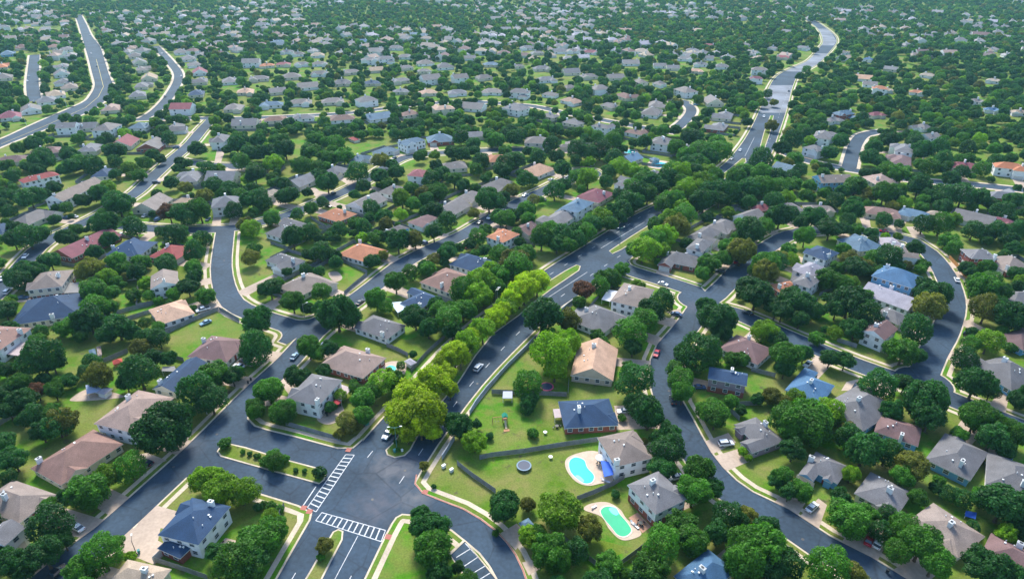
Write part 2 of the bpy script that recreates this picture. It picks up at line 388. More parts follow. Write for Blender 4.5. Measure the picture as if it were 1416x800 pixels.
# ------------------------------------------------------------------ houses
RC = dict(gray=(.145,.14,.15), lgray=(.23,.22,.225), brown=(.2,.115,.095), mauve=(.15,.088,.088), navy=(.022,.055,.12), peach=(.43,.27,.19), terra=(.38,.15,.08),
          tan=(.32,.25,.19), slate=(.085,.15,.22), pale=(.31,.29,.34), red=(.24,.045,.045), plum=(.19,.055,.075), gbrown=(.215,.17,.15), blue=(.05,.12,.22), rosy=(.29,.205,.175))
RN = dict(gray='grey', lgray='pale grey', brown='brown', mauve='mauve-brown', navy='dark navy', peach='peach', terra='terracotta', tan='tan', slate='slate-blue',
          pale='pale lavender', red='dark red', plum='maroon', gbrown='taupe', blue='blue-grey', rosy='rosy beige')
WC = dict(w=(.8,.8,.82), c=(.68,.61,.5), b=None, g=(.4,.4,.42), u=(.16,.38,.62), t=(.5,.42,.33), p=(.3,.22,.27))
WN = dict(w='white', c='cream', b='red brick', g='grey', u='bright blue', t='beige', p='dusky purple')
_mc = {}
def win_mesh(kind):
    if kind in _mc: return _mc[kind]
    b = MB()
    if kind == 'frame':
        W_, H_, t_, d_ = 1.55, 1.5, .13, .09
        b.box(-W_/2, 0, 0, W_/2, d_, t_); b.box(-W_/2, 0, H_-t_, W_/2, d_, H_); b.box(-W_/2, 0, t_, -W_/2+t_, d_, H_-t_); b.box(W_/2-t_, 0, t_, W_/2, d_, H_-t_); b.box(-W_/2+t_, 0, H_/2-.03, W_/2-t_, d_*.8, H_/2+.03)
        r = b.me('window_frame', mFASC)
    elif kind == 'pane': r = b.box(-.66, .004, .1, .66, .04, 1.4).me('window_pane', mGLASS)
    elif kind == 'window':
        b.box(-.75, 0, 0, .75, .05, 1.45, 0); b.box(-.62, .02, .12, .62, .07, 1.33, 1); r = b.me('window_simple', [mFASC, mGLASS])
    elif kind == 'door': r = b.box(-.5, 0, 0, .5, .07, 2.1).me('front_door', mDOOR)
    elif kind == 'garage':
        for k in range(4): b.box(-2.45, 0, .05+k*.54, 2.45, .06, .05+k*.54+.5)
        r = b.me('garage_door', mGAR)
    elif kind == 'chim':
        b.box(-.7, -.42, 0, .7, .42, 1); b.box(-.76, -.48, .95, .76, .48, 1.0); r = b.me('chimney', mCHIM)
    elif kind == 'flue': r = b.box(-.3, -.22, -.08, .3, .22, .12).me('flue_cap', mDARK)
    elif kind == 'vent':
        b.box(-.16, -.16, -.3, .16, .16, .28); b.box(-.22, -.22, .28, .22, .22, .33); r = b.me('roof_vent', mCHIM)
    elif kind == 'pipe': r = b.tube((0,0,-.4), (0,0,.5), .13, n=6).me('vent_pipe', mFASC)
    _mc[kind] = r; return r
def roof_piece(b, x0, y0, x1, y1, z, pitch, typ, m=0):
    "hip or gable roof over an eave rectangle"
    a, c = x1-x0, y1-y0; along_x = a >= c
    if typ == 'gx': along_x = True
    if typ == 'gy': along_x = False
    half = (c if along_x else a)/2; rise = half*pitch; f = .22
    gab = typ in ('gx', 'gy')
    ins = 0 if gab else min(half, (a if along_x else c)/2-.15)
    if along_x: r0 = (x0+ins, (y0+y1)/2, z+rise); r1 = (x1-ins, (y0+y1)/2, z+rise)
    else: r0 = ((x0+x1)/2, y0+ins, z+rise); r1 = ((x0+x1)/2, y1-ins, z+rise)
    e = [(x0,y0,z),(x1,y0,z),(x1,y1,z),(x0,y1,z)]; lo = [(p[0],p[1],p[2]-f) for p in e]
    vs = e+lo+[r0, r1]
    if along_x: fs = [(0,1,9,8),(2,3,8,9)]; ends = [(1,2,9),(3,0,8)]
    else: fs = [(1,2,9,8),(3,0,8,9)]; ends = [(0,1,8),(2,3,9)]
    b.add(vs, fs, 0)
    n = len(b.v)-10
    for t in ends: b.f.append(tuple(n+i for i in t)); b.m.append(2 if gab else 0)
    for i in range(4): b.f.append((n+4+i, n+4+(i+1)%4, n+(i+1)%4, n+i)); b.m.append(1)
    b.f.append((n+7, n+6, n+5, n+4)); b.m.append(1)
    return rise
def roof_z(pcs, x, y):
    best = 0
    for x0, y0, x1, y1, z, pitch, typ in pcs:
        if x0 <= x <= x1 and y0 <= y <= y1:
            dx = min(x-x0, x1-x); dy = min(y-y0, y1-y)
            ax = (x1-x0) >= (y1-y0)
            if typ == 'gx': d = dy
            elif typ == 'gy': d = dx
            else: d = min(dx, dy)
            best = max(best, z+d*pitch)
    return best
HOUSES = []
NWIN = [0]
def house(C, ang, a, b, st=1, roof='gray', wall='c', plan=None, lod=0, label=None, seed=0, front=None, brick_front=False, eave=None, drive=True, name='house', chimney=None, pitch=None):
    """C: ground corner, ang: direction of the first side, a x b: eave size"""
    rd = random.Random(seed*7919+int(C.x*13+C.y*7))
    ux = Vector((math.cos(ang), math.sin(ang))); vy = Vector((-ux.y, ux.x))
    cen = C+ux*a/2+vy*b/2
    rp, rt, rdist = near_road(cen, 'res')
    dirs = [(-vy, 0), (ux, 1), (vy, 2), (-ux, 3)]
    to = (rp-cen).normalized() if rdist < 60 else Vector((0, -1))
    k = max(range(4), key=lambda i: dirs[i][0].dot(to)) if front is None else front
    # rotate the local frame so that the street side is local -y
    if k == 1: C = C+ux*a; ux, vy = vy, -ux; a, b = b, a
    elif k == 2: C = C+ux*a+vy*b; ux, vy = -ux, -vy
    elif k == 3: C = C+vy*b; ux, vy = -vy, ux; a, b = b, a
    ang = math.atan2(ux.y, ux.x)
    H1 = eave or (2.8 if st == 1 else 5.5)
    pitch = pitch or rd.choice((.46, .5, .55)); o = .45
    if plan is None: plan = rd.choice('hwwxg') if lod else 'h'
    pcs = []
    wing_w = a*rd.uniform(.4, .5); side = rd.random() < .5
    if plan == 'h':
        pcs = [(0,0,a,b,H1,pitch,'h')]
        if name == 'house' and min(a, b) > 9:
            wf = .4*min(a, b*1.1); xa = a*.08 if side else a*.92-wf
            pcs.append((xa, -.35, xa+wf, b*.5, H1-.008, pitch+.04, rd.choice(('h', 'gy'))))
            if a > 15 and rd.random() < .6: xb = a*.9-wf*.8 if side else a*.1; pcs.append((xb, b*.5, xb+wf*.8, b+.3, H1-.014, pitch+.02, 'h'))
    elif plan == 'g': pcs = [(0,0,a,b,H1,pitch,'gx' if a >= b else 'gy')]
    elif plan == 'G': pcs = [(0,0,a,b,H1,pitch,'gy' if a >= b else 'gx')]
    else:
        y_ = b*(.22 if plan == 'w' else .3)
        x0 = 0 if side else a-wing_w
        h2 = H1 if (st == 1 or rd.random() < .4) else 2.8
        pcs = [(0,y_,a,b,H1,pitch,'h'), (x0+.003,0,x0+wing_w-.003,b*.62,h2-.006,pitch,'gy' if (plan == 'x' or rd.random() < .4) else 'h')]
        if plan == 'x' and rd.random() < .6:
            x1 = a*.28; xx = (a-x1-1.2) if side else 1.2
            pcs.append((xx, y_-1.0, xx+x1, b*.5, H1-.012, pitch+.1, 'gy'))
    root = thing(name, 'house' if name == 'house' else name, label or '', (C.x, C.y, .12), ang)
    wc = WC[wall] or (.3,.1,.08); wm = mBRICK if wall == 'b' else mWALL
    wb = MB(); rb = MB()
    for (x0,y0,x1,y1,z,p,t) in pcs:
        wb.box(x0+o, y0+o, -.1, x1-o, y1-o, z-.225, bottom=False)
        roof_piece(rb, x0, y0, x1, y1, z, p, t)
    if brick_front: 
        x0,y0,x1,y1 = pcs[0][:4]; bb = MB(); e = .03
        bb.box(x0+o-e, y0+o-e, -.1, x1-o+e, y0+o+.1, 1.3+.9*(st == 2)); bb.box(x0+o-e, y1-o-.1, -.1, x1-o+e, y1-o+e, 1.3+.9*(st == 2))
        bb.box(x0+o-e, y0+o+.1, -.1, x0+o+.1, y1-o-.1, 1.3+.9*(st == 2)); bb.box(x1-o-.1, y0+o+.1, -.1, x1-o+e, y1-o-.1, 1.3+.9*(st == 2))
        link('brick_base', bb.me('brick_base', mBRICK), root)
    link('wall', wb.me('house_wall', wm), root, color=wc)
    rm = rb.me('house_roof', [mROOF, mFASC, wm]); jit = rd.uniform(.86, 1.16)
    warm = rd.uniform(-.07, .1) if lod else 0
    ro = link('roof', rm, root, color=(RC[roof][0]*jit*(1+warm), RC[roof][1]*jit, RC[roof][2]*jit*(1-warm)))
    # gable ends take the roof object's colour: give them the wall material through a separate object when gabled
    if any(t in ('gx', 'gy') for *_, t in pcs):
        keep = MB(); rv = rm.vertices; gabs = []
        for pl in list(rm.polygons):
            tgt = keep
            if pl.material_index == 2: tgt = MB(); gabs.append(tgt)
            tgt.add([rv[i].co[:] for i in pl.vertices], [tuple(range(len(pl.vertices)))], 0 if pl.material_index == 2 else pl.material_index)
        ro.data = keep.me('house_roof', [mROOF, mFASC]); bpy.data.meshes.remove(rm)
        for gb in gabs: link('gable', gb.me('gable_wall', wm), root, color=wc)
    else: rm.materials.pop(index=2)
    def inside(x, y, me_i, z=0):
        return any(i != me_i and q[0]+o < x < q[2]-o and q[1]+o < y < q[3]-o and z < q[4] for i, q in enumerate(pcs))
    def put(mesh, x, y, z, d, nm, par=None, color=None):
        rz = (PI, -PI/2, 0, PI/2)[d]   # outward: -y, +x, +y, -x
        return link(nm, win_mesh(mesh), par or root, (x, y, z), rz, color=color)
    # the garage door and front door on the street side
    gi = min(range(len(pcs)), key=lambda i: pcs[i][1]*10+(pcs[i][2]-pcs[i][0]))
    g = pcs[gi]; gx = (g[0]+g[2])/2 if plan in 'wx' else (3.9 if side else a-3.9)
    if lod < 2 and name == 'house': put('garage', gx, g[1]+o-.02, 0, 0, 'garage_door')
    m0 = pcs[0]; dx = a*(.62 if side else .38)
    if lod == 0 and name == 'house': put('door', dx, m0[1]+o-.02, 0, 0, 'front_door', color=rd.choice([(.3,.05,.04),(.05,.1,.08),(.5,.45,.38)]))
    sp = 2.7 if lod == 0 else (4.6 if lod == 1 else 5.5)
    sides_used = (0, 1, 2, 3)
    if name == 'house' or a > 5:
        for i, (x0,y0,x1,y1,z,p,t) in enumerate(pcs):
            if i and lod: continue
            for fl in range(2 if z > 5 else 1):
                for d in sides_used:
                    ln = (x1-x0 if d in (0,2) else y1-y0)-2*o; n = int((ln-1)/sp)
                    for j in range(n):
                        s = o+(j+.5)*ln/n+rd.uniform(-.3, .3)
                        if d == 0: x, y = x0+s, y0+o
                        elif d == 2: x, y = x0+s, y1-o
                        elif d == 1: x, y = x1-o, y0+s
                        else: x, y = x0+o, y0+s
                        if inside(x, y, i, .9+2.75*fl): continue
                        if d == 0 and fl == 0 and (abs(x-gx) < 3.4 or abs(x-dx) < 1.3): continue
                        # leave out windows on far sides that no view from here can show, for distant houses
                        if lod:
                            wd = (vy*-1, ux, vy, ux*-1)[d]
                            wp = C+ux*x+vy*y
                            if wd.dot(-wp.normalized()) < .1 or lod > 1 and wd.dot(-wp.normalized()) < .5: continue
                        if lod == 0:
                            f = put('frame', x, y, .9+2.75*fl, d, 'window'); put_p = link('pane', win_mesh('pane'), f)
                        else: put('window', x, y, .9+2.75*fl, d, 'window')
                        NWIN[0] += 1
    if name == 'house':
        # chimney on the rear or a side slope, vents and pipes on the rear slope
        if chimney is None or chimney is False:
            cx, cy = rd.choice(((a*rd.uniform(.3,.7), b*.8), (a*.12 if side else a*.88, b*.6), (a*.5, b*.62)))
        else:
            q = Vector(chimney)-C; cx, cy = q.dot(ux), q.dot(vy)
            cx = min(max(cx, .6), a-.6); cy = min(max(cy, .6), b-.6)
        if chimney is not False and (lod == 0 or rd.random() < .75):
            rz_ = roof_z(pcs, cx, cy); top = min(rz_+1.9, H1+min(a,b)*.5*pitch+1.0) ; top = max(top, rz_+1.2)
            ch = link('chimney', win_mesh('chim'), root, (cx, cy, rz_-1.2), rd.choice((0, PI/2)), (1, 1, top-rz_+1.2))
            if lod == 0: link('flue_cap', win_mesh('flue'), ch, (0, 0, 1.0), scale=(1, 1, 1/(top-rz_+1.2)))
        for j in range(4 if lod == 0 else (1 if lod == 1 else 0)):
            x, y = a*rd.uniform(.25,.75), b*rd.uniform(.55,.85); zz = roof_z(pcs, x, y)
            link('vent' if j % 2 else 'vent_pipe', win_mesh('vent' if j % 2 else 'pipe'), root, (x, y, zz))
    # driveway to the street
    gw = C+ux*gx+vy*(g[1]+o)
    rp2, rt2, dd2 = near_road(gw, 'res')
    if drive and name == 'house' and lod < 2 and 2 < dd2 < 22 and -vy.dot((rp2-gw).normalized()) > .55:
        n = -vy*(dd2+2.2); e = ux*2.7
        addpoly([gw-e+vy*.3, gw+e*-1+n+ux*-.6, gw+e+n+ux*.6, gw+e+vy*.3][::1], DRIVE)
    HOUSES.append(dict(root=root, cen=C+ux*a/2+vy*b/2, r=max(a,b)/2, a=a, b=b, ux=ux, vy=vy, C=C, st=st, roof=roof, wall=wall, h=H1, lod=lod, name=name))
    return root
def H3(c, l, k, r, st=1, roof='gray', wall='c', plan='h', label=None, chim=None, eave=None, **kw):
    "three eave corners in the photograph: left end, shared corner, right end"
    z = eave or (2.8 if st == 1 else 5.5)
    L_ = G(*cp(c,*l), z).xy; K_ = G(*cp(c,*k), z).xy; R_ = G(*cp(c,*r), z).xy
    u = R_-K_; v = L_-K_; au = math.atan2(u.y, u.x); av = math.atan2(v.y, v.x)
    sgn = 1 if u.x*v.y-u.y*v.x > 0 else -1
    diff = ((av-au)*sgn) % (2*PI); au2 = au+sgn*(diff-PI/2)/2
    if sgn < 0:                # corner order turns the other way: swap
        u, v = v, u; au2 = au2-PI/2
    ch = None if chim is None or chim is False else G(*cp(c,*chim), z+3).xy
    return house(K_, au2, u.length, v.length, st, roof, wall, plan, 0, label, chimney=(ch if chim is not False else False), eave=eave, **kw)
HS = [ # near houses
 ('A',(105,315),(280,370),(595,195),1,'brown','c','h','large brown hip-roofed house left of the residential street in the lower left',(175,240)),
 ('A',(-120,470),(90,545),(262,412),1,'gbrown','c','h','taupe-roofed house at the left edge below the large brown roof',(20,420)),
 ('A',(-70,610),(22,650),(108,560),2,'gray','w','G','small gabled white two-storey wing house at the lower left edge',False),
 ('A',(730,595),(915,645),(1060,465),2,'navy','w','h','dark navy-roofed white two-storey house on the corner of the street with the planted median',(970,440)),
 ('A',(510,800),(715,850),(790,755),1,'tan','c','h','tan-roofed house cut by the bottom edge near the left street',None),
 ('A',(440,80),(608,128),(795,-35),2,'rosy','w','h','white two-storey house with a rosy beige hip roof beside the left street',None),
 ('E',(180,60),(118,140),(285,122),2,'gbrown','c','h','taupe-roofed two-storey house with brick base near the left edge',None),
 ('E',(60,195),(50,300),(345,288),1,'navy','c','h','long dark navy hip roof just below the brick-based house by the left edge',(220,262)),
 ('E',(-130,380),(0,415),(102,312),2,'brown','w','h','brown-roofed white two-storey house cut by the left edge',(95,310)),
 ('E',(700,72),(693,135),(822,110),2,'gbrown','w','g','narrow white two-storey house with a taupe roof beside two sheds',(755,105)),
 ('E',(683,228),(740,298),(900,245),1,'peach','w','h','peach hip-roofed white house above the fenced green lawn left of the curved street',False),
 ('E',(880,430),(1045,470),(1130,368),1,'mauve','w','h','mauve-brown hip-roofed house on the corner below the fenced green lawn',(935,350)),
 ('E',(708,588),(805,610),(945,470),1,'navy','c','g','dark navy-roofed house half hidden by trees between the mauve and white houses',(735,550)),
 ('F',(165,115),(280,180),(412,100),1,'gbrown','c','w','taupe-roofed house with a round back patio near the street bend',None),
 ('F',(812,95),(945,155),(1052,78),1,'brown','c','h','brown hip-roofed brick and white house beside the avenue trees',(903,100)),
 ('F',(665,190),(790,232),(905,178),1,'navy','w','x','dark navy-roofed house with a white patio below the brown hip roof',(813,195)),
 ('F',(497,310),(650,365),(738,300),1,'gray','w','h','grey hip-roofed white house with a bare yard beside the avenue trees',(607,335)),
 ('F',(335,485),(540,545),(650,450),1,'rosy','b','h','large rosy beige hip-roofed brick house with a back patio umbrella',(560,400)),
 ('F',(190,635),(335,672),(440,550),2,'gray','w','h','grey-roofed white two-storey house with a rounded patio at the corner',(328,650)),
 ('J',(62,612),(170,655),(270,600),1,'gray','w','x','grey cross-gabled house at the inside of the street bend',None),
 ('K',(765,618),(925,655),(955,585),1,'gray','b','x','grey cross-gabled house on the corner lot right of the avenue',None),
 ('G',(545,188),(692,222),(752,135),2,'gbrown','w','h','taupe-roofed house with a white patio cover beside the avenue side street',(635,130)),
 ('G',(382,262),(556,358),(634,265),1,'gray','w','w','long grey hip-roofed house between the avenue and the street with the red car',(437,222)),
 ('G',(408,388),(362,530),(560,552),1,'peach','t','g','peach-roofed house with beige gable beside the pink-rimmed trampoline',(470,405)),
 ('G',(300,650),(335,775),(585,765),1,'navy','b','h','dark navy hip-roofed brick house above the pool yards',(402,688)),
 ('G',(1060,398),(1225,482),(1283,405),1,'mauve','w','h','mauve-brown hip-roofed house right of the street with the red car',(1187,350)),
 ('G',(1010,490),(995,545),(1175,573),2,'navy','p','g','dark navy-roofed house with white and dusky brick wall right of the curving street',(1110,495)),
 ('C',(485,150),(570,285),(745,245),2,'gbrown','w','h','taupe-roofed white two-storey house beside the blue kidney pool',(578,260)),
 ('C',(620,370),(755,505),(908,435),2,'gray','w','h','grey-roofed white two-storey house beside the green pool',(742,350)),
 ('C',(835,790),(965,900),(1130,770),1,'blue','c','h','blue-grey roof poking between trees at the bottom edge',None),
 ('C',(1088,100),(1200,222),(1335,155),1,'gray','p','x','grey-roofed dusky house with a white car in its driveway',(1265,70)),
 ('D',(290,322),(450,398),(537,290),1,'gray','u','x','grey-roofed house with a blue gable right of the bright lawn',(345,220)),
 ('D',(552,403),(748,512),(812,400),1,'gray','c','h','grey hip-roofed house behind the red and white cars',(715,390)),
 ('D',(822,522),(1030,705),(1102,575),1,'gbrown','c','h','taupe hip-roofed house at the bottom right with a blue tarp behind',(995,548)),
 ('H',(440,657),(590,788),(668,640),1,'gray','u','h','grey-roofed house on the corner near the T-junction on the right',None),
 ('D',(640,130),(845,192),(878,112),1,'mauve','u','h','mauve-brown roof with a long front arm and a white skylight',(768,155)),
 ('D',(885,240),(1085,350),(1137,205),1,'gray','u','h','grey-roofed house with bright blue rear windows at the right',(1050,258)),
 ('D',(1185,225),(1155,365),(1400,440),1,'gray','c','h','grey roof cut by the right edge beside the blue-windowed house',None),
 ('D',(1160,578),(1130,690),(1400,850),1,'mauve','c','h','mauve-brown roof in the bottom right corner',None),
 ('H',(235,592),(393,665),(462,547),1,'blue','u','w','blue-grey roofed house below the street with the parked white car',(352,560)),
 ('L',(248,622),(355,680),(400,630),2,'pale','w','x','pale lavender-roofed white house left of the blue house',None),
 ('H',(240,82),(345,130),(378,78),2,'gray','w','x','grey-roofed house with a white gable beside a red roof',None),
 ('H',(175,110),(215,155),(295,125),1,'terra','b','h','small terracotta-roofed house right of the upper junction',None),
 ('H',(632,68),(820,130),(858,75),2,'blue','u','h','blue-grey roofed house with bright blue walls inside the loop street',None),
 ('H',(612,135),(798,233),(812,172),1,'pale','w','g','long pale lavender roof below the bright blue house',None),
 ('H',(662,235),(750,298),(785,255),1,'gray','c','h','small grey roof between the pale roof and the mauve one',None),
 ('H',(578,326),(690,370),(757,318),2,'mauve','w','g','mauve-brown roofed white two-storey house inside the loop street',(655,290)),
 ('H',(1145,445),(1275,600),(1312,500),1,'gray','u','w','grey-roofed house with a pale driveway at the right edge',(1240,470)),
 ('H',(1220,345),(1330,415),(1425,350),1,'mauve','u','h','mauve-brown roof cut by the right edge beyond the loop street',None),
 ('H',(1225,145),(1285,200),(1420,180),1,'gray','u','h','grey roof cut by the right edge above the mauve one',None),
 ('L',(1042,548),(1092,592),(1215,594),2,'gray','b','h','grey-roofed red brick two-storey house beside the orange fence',(1218,575)),
 ('L',(1205,588),(1252,655),(1340,625),1,'gbrown','b','h','taupe-roofed brick house right of the orange fence',(1262,620)),
 ('L',(320,562),(418,602),(470,562),2,'navy','w','h','dark navy-roofed white two-storey house below the upper right loop',(447,565)),
 ('L',(505,500),(572,560),(655,525),1,'slate','c','h','slate-blue roof beside the upper right loop',None),
 ('J',(960,605),(1090,665),(1145,605),1,'navy','w','h','dark navy hip-roofed white house beside the avenue tree row',None),
 ('I',(500,565),(640,582),(706,515),1,'navy','w','h','dark navy hip-roofed house left of the curved street',(517,525)),
 ('I',(275,553),(332,592),(478,478),1,'plum','b','g','long maroon roof beside the far left street',None),
 ('I',(695,578),(800,603),(890,540),1,'red','b','h','dark red-roofed house left of the curved street junction',None),
 ('I',(80,232),(108,245),(280,208),2,'red','w','h','dark red-roofed white two-storey house near the left edge',(185,210)),
 ('I',(215,320),(290,330),(455,240),2,'gbrown','w','g','long taupe-roofed white two-storey house near the far left street',(250,300)),
 ('J',(425,572),(560,612),(655,555),1,'terra','w','h','orange-tiled hip-roofed white house beside the fenced yard',(530,495)),
 ('J',(322,397),(425,425),(518,388),1,'terra','b','h','terracotta hip-roofed brick house on the street corner',(455,370)),
 ('J',(105,455),(165,500),(262,430),1,'gray','w','w','grey-roofed white house below the street corner at left centre',None),
 ('J',(1110,490),(1185,520),(1258,478),2,'terra','w','h','orange-roofed white two-storey house beside the avenue trees',(1148,490)),
 ('J',(705,55),(740,75),(835,50),2,'slate','w','x','slate-roofed white two-storey house with twin gables at upper centre',(707,40)),
 ('L',(372,215),(400,245),(530,230),2,'gbrown','u','g','long taupe-roofed house with blue walls at the upper right',None),
 ('L',(600,215),(660,255),(742,240),1,'rosy','t','h','rosy beige roof beside the long blue-walled house',None),
 ('A',(712,672),(830,708),(900,650),1,'navy','b','h','low navy-roofed brick garage in front of the navy-roofed corner house',False),
]
for i, h in enumerate(HS):
    c, l, k, r, st, roof, wall, plan, lb, ch = h
    bf = lb.startswith(('taupe-roofed two-storey house with brick', 'grey-roofed white two-storey house beside the green', 'dark navy-roofed house with white'))
    H3(c, l, k, r, st, roof, wall, plan, lb, ch, brick_front=bf, seed=i)
